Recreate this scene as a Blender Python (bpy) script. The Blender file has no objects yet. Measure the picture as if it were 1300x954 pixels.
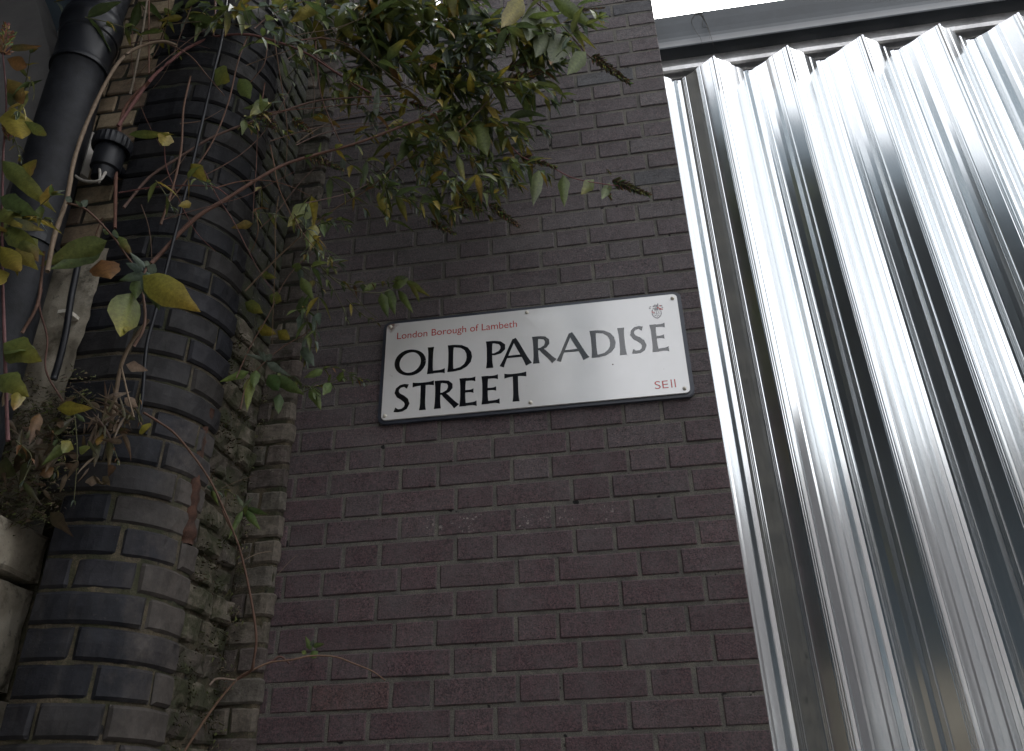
import bpy, bmesh, math, random
from mathutils import Vector, Matrix, noise
R = math.radians
random.seed(7)
S = bpy.context.scene
COL = S.collection

# ------------------------------------------------------------------ camera
F = 1060.0
AX, AY, AZ = 0.535225279, 0.0246694677, 0.150101364
CT = Vector((-0.26117988, -2.28120588, -0.36268619))
cx_, sx_, cy_, sy_, cz_, sz_ = math.cos(AX), math.sin(AX), math.cos(AY), math.sin(AY), math.cos(AZ), math.sin(AZ)
RM = Matrix(((cz_, -sz_, 0), (sz_, cz_, 0), (0, 0, 1))) @ Matrix(((1, 0, 0), (0, cx_, -sx_), (0, sx_, cx_))) @ Matrix(((cy_, 0, sy_), (0, 1, 0), (-sy_, 0, cy_)))
cam = bpy.data.cameras.new('camera')
co = bpy.data.objects.new('camera', cam); COL.objects.link(co)
r_, f_, u_ = RM.col[0], RM.col[1], RM.col[2]
co.matrix_world = Matrix(((r_.x, u_.x, -f_.x, CT.x), (r_.y, u_.y, -f_.y, CT.y), (r_.z, u_.z, -f_.z, CT.z), (0, 0, 0, 1)))
cam.sensor_fit = 'HORIZONTAL'; cam.sensor_width = 36; cam.lens = F / 1300 * 36
cam.shift_y = -45 / 1300
cam.clip_start = .05; cam.clip_end = 2000
S.camera = co

def at(px, py, y):
    """a pixel of the photo to the point of the vertical plane at depth y"""
    d = RM @ Vector(((px - 650) / F, 1, -(py - 432) / F))
    return CT + d * ((y - CT.y) / d.y)

# ------------------------------------------------------------------ light
W = bpy.data.worlds.new('World'); S.world = W; W.use_nodes = True
nt = W.node_tree; bg = nt.nodes['Background']
sky = nt.nodes.new('ShaderNodeTexSky'); sky.sky_type = 'NISHITA'; sky.sun_disc = False
SUN_EL, SUN_AZ = 58, 25          # azimuth clockwise from +y
sky.sun_elevation = R(SUN_EL); sky.sun_rotation = R(SUN_AZ)
sky.air_density = 1.0; sky.dust_density = 5.0; sky.ozone_density = .6
hs = nt.nodes.new('ShaderNodeHueSaturation'); hs.inputs['Saturation'].default_value = .13
nt.links.new(sky.outputs[0], hs.inputs['Color']); nt.links.new(hs.outputs[0], bg.inputs[0])
bg.inputs[1].default_value = .15
sun = bpy.data.lights.new('sun', 'SUN'); sun.energy = .5; sun.angle = R(20); sun.color = (1, .97, .92)
so = bpy.data.objects.new('sun', sun); COL.objects.link(so)
sd = Vector((math.sin(R(SUN_AZ)) * math.cos(R(SUN_EL)), math.cos(R(SUN_AZ)) * math.cos(R(SUN_EL)), math.sin(R(SUN_EL))))
so.rotation_euler = sd.to_track_quat('Z', 'Y').to_euler()
S.view_settings.view_transform = 'Standard'; S.view_settings.look = 'None'
S.view_settings.exposure = 2.27; S.view_settings.gamma = 1; S.view_settings.use_curve_mapping = False
S.cycles.max_bounces = 8; S.cycles.sample_clamp_indirect = 6

GZ = -1.9                        # pavement level

# ------------------------------------------------------------------ helpers
def tag(o, label=None, cat=None, group=None, kind=None):
    if label: o['label'] = label
    if cat: o['category'] = cat
    if group: o['group'] = group
    if kind: o['kind'] = kind
    return o

def empty(name, loc=(0, 0, 0)):
    o = bpy.data.objects.new(name, None); o.location = loc; COL.objects.link(o); o.empty_display_size = .1
    return o

def obj(name, bm, mats, parent=None, smooth=False):
    me = bpy.data.meshes.new(name)
    bmesh.ops.recalc_face_normals(bm, faces=bm.faces) if False else None
    bm.to_mesh(me); bm.free()
    for m in (mats if isinstance(mats, (list, tuple)) else [mats]): me.materials.append(m)
    if smooth:
        me.polygons.foreach_set('use_smooth', [True] * len(me.polygons))
    o = bpy.data.objects.new(name, me); COL.objects.link(o)
    if parent:
        o.parent = parent; o.matrix_parent_inverse = Matrix.Translation(-Vector(parent.location))
    return o

def tint_layer(bm):
    return bm.verts.layers.float_color.get('tint') or bm.verts.layers.float_color.new('tint')

def box(bm, x0, x1, y0, y1, z0, z1, mi=0):
    vs = [bm.verts.new((x, y, z)) for x in (x0, x1) for y in (y0, y1) for z in (z0, z1)]
    fs = [(0, 1, 3, 2), (4, 6, 7, 5), (0, 4, 5, 1), (2, 3, 7, 6), (0, 2, 6, 4), (1, 5, 7, 3)]
    out = []
    for f in fs:
        q = bm.faces.new([vs[i] for i in f]); q.material_index = mi; out.append(q)
    return out

def bevel_box(bm, x0, x1, y0, y1, z0, z1, b=.005, seg=2):
    n = len(bm.verts); ne = set(bm.edges)
    box(bm, x0, x1, y0, y1, z0, z1)
    bmesh.ops.bevel(bm, geom=[e for e in bm.edges if e not in ne], offset=b, segments=seg, affect='EDGES', profile=.5)

def catmull(pts, n=6):
    pts = [Vector(p) for p in pts]
    if len(pts) < 3: return [pts[0].lerp(pts[-1], i / n) for i in range(n + 1)]
    P = [pts[0] * 2 - pts[1]] + pts + [pts[-1] * 2 - pts[-2]]
    out = []
    for i in range(1, len(P) - 2):
        a, b, c, d = P[i - 1], P[i], P[i + 1], P[i + 2]
        for k in range(n):
            t = k / n
            out.append(.5 * ((2 * b) + (c - a) * t + (2 * a - 5 * b + 4 * c - d) * t * t + (3 * b - a - 3 * c + d) * t ** 3))
    out.append(pts[-1]); return out

def tube(bm, pts, r0, r1=None, sides=7, cap=True, col=None, wob=0):
    r1 = r0 if r1 is None else r1
    L = bm.verts.layers.float_color.get('tint')
    n = len(pts); rings = []
    up = Vector((.3, .2, 1)).normalized()
    for i, p in enumerate(pts):
        t = (pts[min(i + 1, n - 1)] - pts[max(i - 1, 0)])
        t = t.normalized() if t.length > 1e-9 else Vector((0, 0, 1))
        a = t.cross(up)
        if a.length < .05: a = t.cross(Vector((1, 0, 0)))
        a.normalize(); b = t.cross(a)
        r = r0 + (r1 - r0) * i / (n - 1)
        if wob: r *= 1 + wob * noise.noise(p * 60)
        ring = []
        for k in range(sides):
            th = 2 * math.pi * k / sides
            v = bm.verts.new(p + (a * math.cos(th) + b * math.sin(th)) * r)
            if L and col: v[L] = (*col, 1)
            ring.append(v)
        rings.append(ring)
    for i in range(n - 1):
        for k in range(sides):
            bm.faces.new((rings[i][k], rings[i][(k + 1) % sides], rings[i + 1][(k + 1) % sides], rings[i + 1][k]))
    if cap:
        bm.faces.new(rings[0]); bm.faces.new(rings[-1][::-1])

def lathe(bm, c, prof, sides=32, axis=Vector((0, 0, 1))):
    a = axis.cross(Vector((1, 0, 0)));
    if a.length < .1: a = axis.cross(Vector((0, 1, 0)))
    a.normalize(); b = axis.normalized().cross(a)
    rings = []
    for r, h in prof:
        rings.append([bm.verts.new(Vector(c) + axis.normalized() * h + (a * math.cos(2 * math.pi * k / sides) + b * math.sin(2 * math.pi * k / sides)) * r) for k in range(sides)])
    for i in range(len(rings) - 1):
        for k in range(sides):
            bm.faces.new((rings[i][k], rings[i][(k + 1) % sides], rings[i + 1][(k + 1) % sides], rings[i + 1][k]))
    bm.faces.new(rings[0]); bm.faces.new(rings[-1][::-1])

# ------------------------------------------------------------------ materials
DRIP = at(362, 225, -.035)
class N:
    def __init__(s, name):
        s.m = bpy.data.materials.new(name); s.m.use_nodes = True; s.t = s.m.node_tree
        s.b = s.t.nodes['Principled BSDF']
        s.co = s.t.nodes.new('ShaderNodeTexCoord').outputs['Object']
    def n(s, typ, **kw):
        x = s.t.nodes.new(typ)
        for k, v in kw.items(): setattr(x, k, v)
        return x
    def link(s, a, b): s.t.links.new(a, b)
    def noise(s, scale, detail=4, rough=.6, vec=None, mp=None):
        x = s.n('ShaderNodeTexNoise'); x.inputs['Scale'].default_value = scale; x.inputs['Detail'].default_value = detail; x.inputs['Roughness'].default_value = rough
        v = vec or s.co
        if mp:
            m = s.n('ShaderNodeMapping'); m.inputs['Scale'].default_value = mp; s.link(v, m.inputs[0]); v = m.outputs[0]
        s.link(v, x.inputs[0]); return x.outputs['Fac']
    def vor(s, scale, mp=None, feature='F1'):
        x = s.n('ShaderNodeTexVoronoi', feature=feature); x.inputs['Scale'].default_value = scale; s.link(s.co, x.inputs[0]); return x.outputs['Distance']
    def ramp(s, fac, stops, interp='LINEAR'):
        x = s.n('ShaderNodeValToRGB'); x.color_ramp.interpolation = interp
        e = x.color_ramp.elements
        while len(e) < len(stops): e.new(.5)
        for q, (p, c) in zip(e, stops):
            q.position = p; q.color = (*c, 1) if isinstance(c, tuple) else (c, c, c, 1)
        s.link(fac, x.inputs[0]); return x.outputs[0]
    def mix(s, fac, a, b, mode='MIX'):
        x = s.n('ShaderNodeMix', data_type='RGBA', blend_type=mode)
        for val, sock in ((fac, x.inputs[0]), (a, x.inputs[6]), (b, x.inputs[7])):
            if isinstance(val, bpy.types.NodeSocket): s.link(val, sock)
            elif isinstance(val, tuple): sock.default_value = (*val, 1)
            else: sock.default_value = val
        return x.outputs[2]
    def math(s, op, a, b=0.):
        x = s.n('ShaderNodeMath', operation=op)
        for val, sock in ((a, x.inputs[0]), (b, x.inputs[1])):
            if isinstance(val, bpy.types.NodeSocket): s.link(val, sock)
            else: sock.default_value = val
        return x.outputs[0]
    def attr(s, name='tint'):
        x = s.n('ShaderNodeAttribute'); x.attribute_name = name; return x.outputs['Color']
    def sep(s):
        x = s.n('ShaderNodeSeparateXYZ'); s.link(s.co, x.inputs[0]); return x.outputs
    def bump(s, h, strength=.5, dist=.004, prev=None):
        x = s.n('ShaderNodeBump'); x.inputs['Strength'].default_value = strength; x.inputs['Distance'].default_value = dist
        s.link(h, x.inputs['Height'])
        if prev: s.link(prev, x.inputs['Normal'])
        s.link(x.outputs[0], s.b.inputs['Normal']); return x.outputs[0]
    def set(s, col=None, rough=None, metal=None, spec=None):
        for v, k in ((col, 'Base Color'), (rough, 'Roughness'), (metal, 'Metallic'), (spec, 'Specular IOR Level')):
            if v is None: continue
            if isinstance(v, bpy.types.NodeSocket): s.link(v, s.b.inputs[k])
            else: s.b.inputs[k].default_value = (*v, 1) if isinstance(v, tuple) else v
        return s.m

def m_simple(name, col, rough=.6, metal=0, var=.25, scale=8, bump=0.):
    n = N(name)
    c = n.mix(n.ramp(n.noise(scale, 6), [(.3, 0.), (.7, 1.)]), tuple(max(0, x * (1 - var)) for x in col), tuple(x * (1 + var) for x in col))
    if bump: n.bump(n.noise(scale * 12, 4), bump, .002)
    return n.set(c, rough, metal)

def m_brick_main():
    n = N('purple_brick')
    t = n.attr()
    v = n.ramp(n.noise(75, 6, .75), [(.30, .55), (.5, .95), (.72, 1.35)])
    c = n.mix(1., t, v, 'MULTIPLY')
    c = n.mix(1., c, n.ramp(n.noise(210, 4, .7), [(.36, (.5, .55, .6)), (.5, (1., 1., 1.)), (.62, (1.6, 1.35, 1.3))]), 'MULTIPLY')
    # drag-wire texture: dark pits
    pit = n.ramp(n.noise(230, 3, .7), [(.36, 0.), (.46, 1.)])
    c = n.mix(pit, (.025, .018, .02), c)
    warm = n.ramp(n.noise(9, 4, .6), [(.4, 0.), (.75, .45)])
    c = n.mix(warm, c, (.11, .10, .10))
    # lime splashes in one stretch of the wall
    x, y, z = n.sep()
    band = n.math('MULTIPLY', n.math('LESS_THAN', n.math('ABSOLUTE', n.math('ADD', x, .60)), .27), n.math('LESS_THAN', n.math('ABSOLUTE', n.math('SUBTRACT', z, .40)), .035))
    sp = n.ramp(n.noise(95, 5, .7), [(.57, 0.), (.62, 1.)])
    pat = n.ramp(n.noise(9, 2), [(.46, 0.), (.56, 1.)])
    c = n.mix(n.math('MULTIPLY', n.math('MULTIPLY', band, sp), n.math('MULTIPLY', pat, .6)), c, (.42, .38, .34))
    h = n.math('ADD', n.noise(120, 5, .75), n.math('MULTIPLY', pit, .5))
    n.bump(h, .75, .003)
    return n.set(c, n.ramp(n.noise(40, 3), [(.3, .62), (.7, .85)]), 0, .45)

def m_mortar(name, a, b, moss=0.):
    n = N(name)
    c = n.mix(n.ramp(n.noise(14, 6, .65), [(.35, 0.), (.7, 1.)]), a, b)
    c = n.mix(n.ramp(n.noise(300, 2), [(.35, .6), (.6, 0.)]), c, tuple(x * .45 for x in a))
    c = n.mix(n.ramp(n.noise(19, 3, .6), [(.66, 0.), (.69, 1.)]), c, (.008, .008, .008))
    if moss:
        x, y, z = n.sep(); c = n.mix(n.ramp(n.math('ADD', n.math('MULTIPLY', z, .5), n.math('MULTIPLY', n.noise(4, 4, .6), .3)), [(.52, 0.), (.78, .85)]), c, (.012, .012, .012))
    if moss: c = n.mix(n.ramp(n.noise(11, 5, .7), [(.45, 0.), (.58, moss)]), c, (.02, .025, .008))
    n.bump(n.noise(170, 5, .7), .9, .004)
    return n.set(c, .92)

def m_blue_brick():
    n = N('blue_engineering_brick')
    t = n.attr()
    c = n.mix(1., t, n.ramp(n.noise(22, 6, .7), [(.3, .6), (.7, 1.35)]), 'MULTIPLY')
    streak = n.ramp(n.noise(26, 5, .65, mp=(1, 1, .16)), [(.50, 0.), (.75, .4)])
    c = n.mix(streak, c, (.05, .046, .042))
    x, y, z = n.sep()
    wm = n.math('MULTIPLY', n.ramp(n.math('ADD', n.math('ADD', x, 1.325), n.math('MULTIPLY', n.noise(12, 5, .65), .16)), [(.0, 0.), (.06, 1.)]), n.math('LESS_THAN', n.math('ADD', z, n.math('MULTIPLY', n.noise(3, 3), .6)), .85))
    c = n.mix(n.math('MULTIPLY', wm, n.ramp(n.noise(45, 5, .7), [(.3, .2), (.65, .6)])), c, (.115, .10, .088))
    spots = n.ramp(n.noise(140, 3, .6), [(.66, 0.), (.72, .3)])
    c = n.mix(spots, c, (.09, .08, .07))
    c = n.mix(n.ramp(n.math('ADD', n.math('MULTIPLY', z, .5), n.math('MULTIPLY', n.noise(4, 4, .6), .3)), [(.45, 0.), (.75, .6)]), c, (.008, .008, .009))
    n.bump(n.noise(60, 6, .7), .5, .0035)
    return n.set(c, n.ramp(n.noise(30, 4), [(.3, .5), (.7, .75)]), 0, .15)

def m_rough_brick(name, mossc=(.018, .022, .006), lo=.42, hi=.60, amt=.9):
    n = N(name)
    t = n.attr()
    c = n.mix(1., t, n.ramp(n.noise(40, 7, .75), [(.3, .45), (.7, 1.5)]), 'MULTIPLY')
    lime = n.ramp(n.noise(55, 7, .8), [(.58, 0.), (.66, .7)])
    c = n.mix(lime, c, (.26, .245, .20))
    moss = n.ramp(n.noise(12, 7, .72), [(lo, 0.), (hi, amt)])
    c = n.mix(moss, c, mossc)
    x, y, z = n.sep()
    dx = n.math('ABSOLUTE', n.math('ADD', n.math('ADD', x, DRIP.x * -1), n.math('MULTIPLY', n.noise(9, 3), .02)))
    zm = n.math('MULTIPLY', n.math('GREATER_THAN', z, DRIP.z - .42), n.math('LESS_THAN', z, DRIP.z + .06))
    drip = n.math('MULTIPLY', n.math('MULTIPLY', n.ramp(dx, [(.008, 1.), (.018, 0.)]), zm), n.ramp(n.noise(30, 5, .7), [(.42, 0.), (.55, .8)]))
    c = n.mix(drip, c, (.30, .29, .28))
    n.bump(n.noise(70, 8, .8), 1., .008)
    return n.set(c, .9)

def m_stock():
    n = N('yellow_stock_brick')
    c = n.mix(1., n.attr(), n.ramp(n.noise(60, 6, .7), [(.3, .65), (.7, 1.25)]), 'MULTIPLY')
    c = n.mix(n.ramp(n.noise(7, 6, .7), [(.5, 0.), (.7, .7)]), c, (.05, .04, .03))
    n.bump(n.noise(110, 5, .7), .7, .003)
    return n.set(c, .88)

def m_render():
    n = N('weathered_stone')
    c = n.ramp(n.noise(5, 8, .68), [(.3, (.12, .10, .072)), (.5, (.27, .24, .185)), (.7, (.40, .365, .30))])
    c = n.mix(n.ramp(n.noise(9, 6, .7), [(.52, 0.), (.66, .85)]), c, (.035, .03, .018))
    c = n.mix(n.ramp(n.noise(3.5, 5, .6), [(.45, 0.), (.65, .7)]), c, (.06, .042, .02))
    c = n.mix(n.ramp(n.noise(80, 4, .6), [(.6, 0.), (.68, .55)]), c, (.05, .045, .035))
    n.bump(n.noise(45, 7, .7), .6, .005)
    return n.set(c, .9)

def m_grey_render():
    n = N('grey_cement_render')
    c = n.ramp(n.noise(4, 7, .6), [(.3, (.10, .097, .095)), (.7, (.16, .155, .15))])
    c = n.mix(n.ramp(n.noise(10, 6, .7), [(.6, 0.), (.75, .6)]), c, (.08, .05, .03))
    n.bump(n.noise(60, 6, .7), .4, .003)
    return n.set(c, .85)

def m_galv():
    n = N('galvanised_steel')
    s1 = n.noise(60, 5, .6, mp=(1, 1, .02))
    sp = n.noise(160, 3, .6)
    c = n.mix(s1, (.78, .80, .81), (.81, .83, .84))
    c = n.mix(n.ramp(n.vor(90), [(.1, 0.), (.6, .10)]), c, (.62, .65, .67))
    c = n.mix(n.ramp(n.noise(14, 5, .6, mp=(1, 1, .3)), [(.62, 0.), (.8, .15)]), c, (.55, .55, .55))
    n.bump(n.noise(3.2, 2, .5, mp=(1, 1, .3)), .05, .004)
    return n.set(c, n.ramp(n.noise(2.5, 3, .6, mp=(1, 1, .3)), [(.3, .13), (.7, .19)]), .95)

def m_leaf():
    n = N('leaf')
    t = n.attr()
    c = n.mix(1., t, n.ramp(n.noise(95, 4, .7), [(.3, .65), (.7, 1.3)]), 'MULTIPLY')
    c = n.mix(n.ramp(n.noise(150, 3, .6), [(.66, 0.), (.72, .7)]), c, (.10, .045, .012))
    n.bump(n.noise(240, 3), .4, .001)
    n.set(c, .5, 0, .4)
    tr = n.n('ShaderNodeBsdfTranslucent'); n.link(c, tr.inputs['Color'])
    ms = n.n('ShaderNodeMixShader'); ms.inputs[0].default_value = .35
    n.link(n.b.outputs[0], ms.inputs[1]); n.link(tr.outputs[0], ms.inputs[2])
    n.link(ms.outputs[0], n.t.nodes['Material Output'].inputs['Surface'])
    return n.m

def m_tinted(name, rough=.8, lo=.7, hi=1.3, sc=80):
    n = N(name)
    c = n.mix(1., n.attr(), n.ramp(n.noise(sc, 4, .7), [(.3, lo), (.7, hi)]), 'MULTIPLY')
    n.bump(n.noise(sc * 2, 3), .4, .001)
    return n.set(c, rough)

def m_plate():
    n = N('white_enamel')
    c = n.mix(n.ramp(n.noise(6, 6, .6), [(.35, 0.), (.8, 1.)]), (.70, .69, .68), (.64, .63, .61))
    x, y, z = n.sep()
    dd = n.math('ADD', n.math('ABSOLUTE', n.math('ADD', x, 1.006)), n.math('ABSOLUTE', n.math('SUBTRACT', z, 1.096)))
    st = n.math('ADD', n.math('MULTIPLY', n.noise(70, 5, .7), .05), dd)
    c = n.mix(n.ramp(st, [(.035, .8), (.055, 0.)]), c, (.16, .07, .04))
    c = n.mix(n.ramp(n.noise(60, 4, .6), [(.70, 0.), (.76, .5)]), c, (.3, .26, .22))
    n.bump(n.noise(2.2, 2), .12, .01)
    n.b.inputs['IOR'].default_value = 2.3
    return n.set(c, n.ramp(n.noise(9, 4), [(.3, .09), (.7, .15)]), 0, .5)

M = dict(brick=m_brick_main(), mortar=m_mortar('grey_mortar', (.095, .09, .083), (.195, .182, .15)),
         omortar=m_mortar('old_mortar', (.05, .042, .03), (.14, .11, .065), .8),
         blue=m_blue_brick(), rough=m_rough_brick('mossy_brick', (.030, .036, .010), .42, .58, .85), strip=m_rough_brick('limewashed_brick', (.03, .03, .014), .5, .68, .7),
         stock=m_stock(), stone=m_render(), render=m_grey_render(), galv=m_galv(), leaf=m_leaf(),
         stem=m_tinted('stem'), spike=m_tinted('seed_head'), plate=m_plate(),
         black=m_simple('black_plastic', (.012, .013, .016), .38, 0, .3, 20, .15),
         pipe=m_simple('dusty_black_pipe', (.013, .014, .017), .6, 0, .5, 30, .3),
         frame=m_simple('dark_frame_paint', (.035, .04, .055), .35, 0, .2, 12, .05),
         beam=m_simple('grey_steel_paint', (.045, .053, .062), .36, 0, .25, 6, .15),
         rail=m_simple('dirty_white_rail', (.88, .87, .87), .3, .6, .25, 14, .3),
         dark=m_simple('dark_timber', (.02, .022, .025), .8),
         ink=m_simple('black_lettering', (.008, .008, .010), .10, 0, .1, 10),
         red=m_simple('red_lettering', (.42, .025, .02), .25, 0, .1, 10),
         greyink=m_simple('grey_crest_print', (.20, .19, .20), .25, 0, .3, 60),
         bolt=m_simple('zinc_fixing', (.55, .52, .45), .4, .1, .25, 90, .2),
         rust=m_simple('rusty_iron', (.055, .024, .014), .85, .2, .6, 40, .8),
         moss=m_tinted('moss_green', .95), pale=m_simple('pale_cable', (.30, .28, .25), .6),
         asphalt=m_simple('asphalt', (.05, .05, .052), .9, 0, .3, 30, .6),
         paving=m_simple('paving', (.11, .105, .10), .85, 0, .25, 5, .4),
         obrick=m_simple('brown_brick', (.16, .10, .075), .85, 0, .3, 3, .4),
         soot=m_simple('sooty_brick', (.048, .070, .088), .8, 0, .3, 3, .4), oconc=m_simple('pale_render', (.42, .41, .39), .8, 0, .15, 3, .3),
         grey=m_simple('dull_render', (.085, .08, .082), .8, 0, .15, 3, .3), glass=m_simple('window_glass', (.02, .025, .03), .08),
         wframe=m_simple('white_frame', (.7, .7, .68), .5))

for k in ('ink', 'red', 'greyink'): M[k].node_tree.nodes['Principled BSDF'].inputs['IOR'].default_value = 1.85
for k in ('pipe', 'black'): M[k].node_tree.nodes['Principled BSDF'].inputs['Specular IOR Level'].default_value = .22
# ------------------------------------------------------------------ setting
def sheet(name, x0, x1, y0, y1, z, m):
    bm = bmesh.new(); bm.faces.new([bm.verts.new(v) for v in ((x0, y0, z), (x1, y0, z), (x1, y1, z), (x0, y1, z))])
    return tag(obj(name, bm, m), kind='structure')
sheet('ground', -400, 400, -400, 400, GZ - .13, M['asphalt'])
def slab(name, x0, x1, y0, y1, z0, z1, m):
    bm = bmesh.new(); bevel_box(bm, x0, x1, y0, y1, z0, z1, .01, 1); return tag(obj(name, bm, m), kind='structure')
slab('pavement', -12, 30, -2.9, .6, GZ - .2, GZ, M['paving'])
slab('kerb', -12, 30, -3.03, -2.904, GZ - .2, GZ + .004, M['oconc'])
slab('pavement', -12, 30, -9, -7.2, GZ - .2, GZ, M['paving'])

# ------------------------------------------------------------------ brick layers on a path in plan
def make_path(segs):
    """segs: ('L',(x,y),(x,y)) or ('A',cx,cy,r,a0,a1). returns P(s)->(pos2, normal2), length. Outward normal is on the right of travel."""
    lens = []
    for q in segs:
        lens.append((Vector(q[2]) - Vector(q[1])).length if q[0] == 'L' else abs(q[5] - q[4]) * q[3])
    def P(s):
        for q, l in zip(segs, lens):
            if s <= l or q is segs[-1]:
                if q[0] == 'L':
                    a, b = Vector(q[1]), Vector(q[2]); d = (b - a).normalized()
                    return a + d * s, Vector((d.y, -d.x))
                t = q[4] + (q[5] - q[4]) * s / l
                n = Vector((math.cos(t), math.sin(t)))
                return Vector((q[1], q[2])) + n * q[3], n
            s -= l
    return P, sum(lens), lens

def lay_brick(bm, L, P, s0, s1, z0, z1, col, mi=0, ch=.003, depth=.02, out=0., nsub=None, rough=0., tilt=0.):
    nsub = nsub or 1
    ss = [s0, s0 + ch] + [s0 + ch + (s1 - s0 - 2 * ch) * k / nsub for k in range(1, nsub)] + [s1 - ch, s1]
    zz = [z0, z0 + ch] + ([z0 + (z1 - z0) * .5] if rough else []) + [z1 - ch, z1]
    grid = []
    for i, s in enumerate(ss):
        p, n = P(s); row = []
        for j, z in enumerate(zz):
            edge = i in (0, len(ss) - 1) or j in (0, len(zz) - 1)
            o = out - (ch if edge else 0)
            q = Vector((p.x, p.y, z))
            if rough: o += rough * noise.noise(q * 17) + rough * .6 * noise.noise(q * 45)
            dz = tilt * (s - (s0 + s1) / 2)
            if rough: dz += .25 * rough * noise.noise(q * 23 + Vector((5, 5, 5)))
            v = bm.verts.new((p.x + n.x * o, p.y + n.y * o, z + dz)); v[L] = (*col, 1); row.append(v)
        grid.append(row)
    for i in range(len(grid) - 1):
        for j in range(len(grid[0]) - 1):
            f = bm.faces.new((grid[i][j], grid[i + 1][j], grid[i + 1][j + 1], grid[i][j + 1])); f.material_index = mi
    # sides back into the wall
    def back(idx):
        vs = [grid[i][j] for i, j in idx]; bv = []
        for (i, j), v in zip(idx, vs):
            p, n = P(ss[i]); b = bm.verts.new((v.co.x - n.x * depth, v.co.y - n.y * depth, v.co.z)); b[L] = v[L]; bv.append(b)
        for k in range(len(vs) - 1):
            f = bm.faces.new((vs[k + 1], vs[k], bv[k], bv[k + 1])); f.material_index = mi
    back([(i, 0) for i in range(len(ss))]); back([(i, len(zz) - 1) for i in range(len(ss))][::-1])
    back([(0, j) for j in range(len(zz))][::-1]); back([(len(ss) - 1, j) for j in range(len(zz))])

def mortar_skin(bm, L, P, s0, s1, z0, z1, out=-.004, mi=1, step=.02, rough=.0012, zstep=.025):
    ns = max(1, int((s1 - s0) / step)); nz = max(1, int((z1 - z0) / zstep)); g = []
    for i in range(ns + 1):
        s = s0 + (s1 - s0) * i / ns; p, n = P(s); row = []
        for j in range(nz + 1):
            z = z0 + (z1 - z0) * j / nz
            o = out + rough * noise.noise(Vector((p.x, p.y, z)) * 40)
            v = bm.verts.new((p.x + n.x * o, p.y + n.y * o, z)); v[L] = (.2, .2, .2, 1); row.append(v)
        g.append(row)
    for i in range(ns):
        for j in range(nz):
            f = bm.faces.new((g[i][j], g[i + 1][j], g[i + 1][j + 1], g[i][j + 1])); f.material_index = mi

def rc(base, v=.18, hue=.06):
    k = 1 + random.uniform(-v, v)
    return tuple(max(.004, c * k * (1 + random.uniform(-hue, hue))) for c in base)

# ------------------------------------------------------------------ the long purple brick wall
def main_wall():
    bm = bmesh.new(); L = tint_layer(bm)
    X0 = -1.40
    P, ln, _ = make_path([('L', (X0, 0), (0, 0))])
    rnd = random.Random(3)
    K0, K1 = -25, 46
    for k in range(K0, K1):
        z0 = k * .075 + .005 + rnd.uniform(-.0008, .0008); z1 = z0 + .065
        # joint positions, going left from the corner
        js = [0.0]
        if k % 2 == 0:
            seq = ['h', 's']; x = -.1075
        else:
            seq = ['s', 'h']; x = -.16375
        if k % 2 == 0: js.append(x); nxt = 's'
        else: js.append(x); nxt = 'h'
        while js[-1] > X0:
            w = .225 if nxt == 's' else .1125
            js.append(js[-1] - w + (rnd.uniform(-.003, .003))); nxt = 'h' if nxt == 's' else 's'
        for a, b in zip(js[:-1], js[1:]):
            xr = a - (.005 if a != 0 else 0); xl = max(b + .005, X0)
            if xr - xl < .02: continue
            if k >= 35 and xl < -.88 and xr > -1.0:
                if xr > -.90 and xl < -.89: xl = -.885
                elif xl < -.97: xr = min(xr, -.985)
                else: continue
                if xr - xl < .02: continue
            g = rnd.random()
            if g < .03 and k > 12: base = (.066, .062, .066)
            elif g < .25: base = (.098, .076, .077)
            elif g < .27: base = (.095, .066, .062)
            else: base = (.086, .062, .065)
            q = min(1, max(0, (13 + rnd.uniform(-3, 3) - k) / 10))      # redder bricks low down, greyer ones above
            base = (base[0] * (.96 + .0 * q), base[1] * (1.08 - .24 * q), base[2] * (1.10 - .22 * q))
            if k == 33: base = (.045, .047, .054)
            kk = 1 + rnd.uniform(-.11, .11)
            lay_brick(bm, L, P, xl - X0, xr - X0, z0, z1, tuple(c * kk for c in base), 0, .0025 + rnd.random() * .001, .016, rnd.uniform(-.002, .0015), nsub=4, rough=.0016, tilt=rnd.uniform(-.005, .005))
    mortar_skin(bm, L, P, 0, ln, K0 * .075, 35 * .075, -.0035)
    mortar_skin(bm, L, P, 0, -1.0 - X0 + .012, 35 * .075, K1 * .075, -.0035)
    mortar_skin(bm, L, P, -.882 - X0, ln, 35 * .075, K1 * .075, -.0035)
    # body behind
    for (a, b, c, d) in ((X0, -.003, K0 * .075, 35 * .075 - .002), (X0, -.99, 35 * .075, K1 * .075), (-.88, -.003, 35 * .075, K1 * .075)):
        for f in box(bm, a, b, .012, .33, c, d, 1): pass
    return tag(obj('brick_wall', bm, [M['brick'], M['mortar']]), 'long dark purple brick wall in flemish bond that carries the street sign', 'brick wall')
main_wall()

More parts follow.
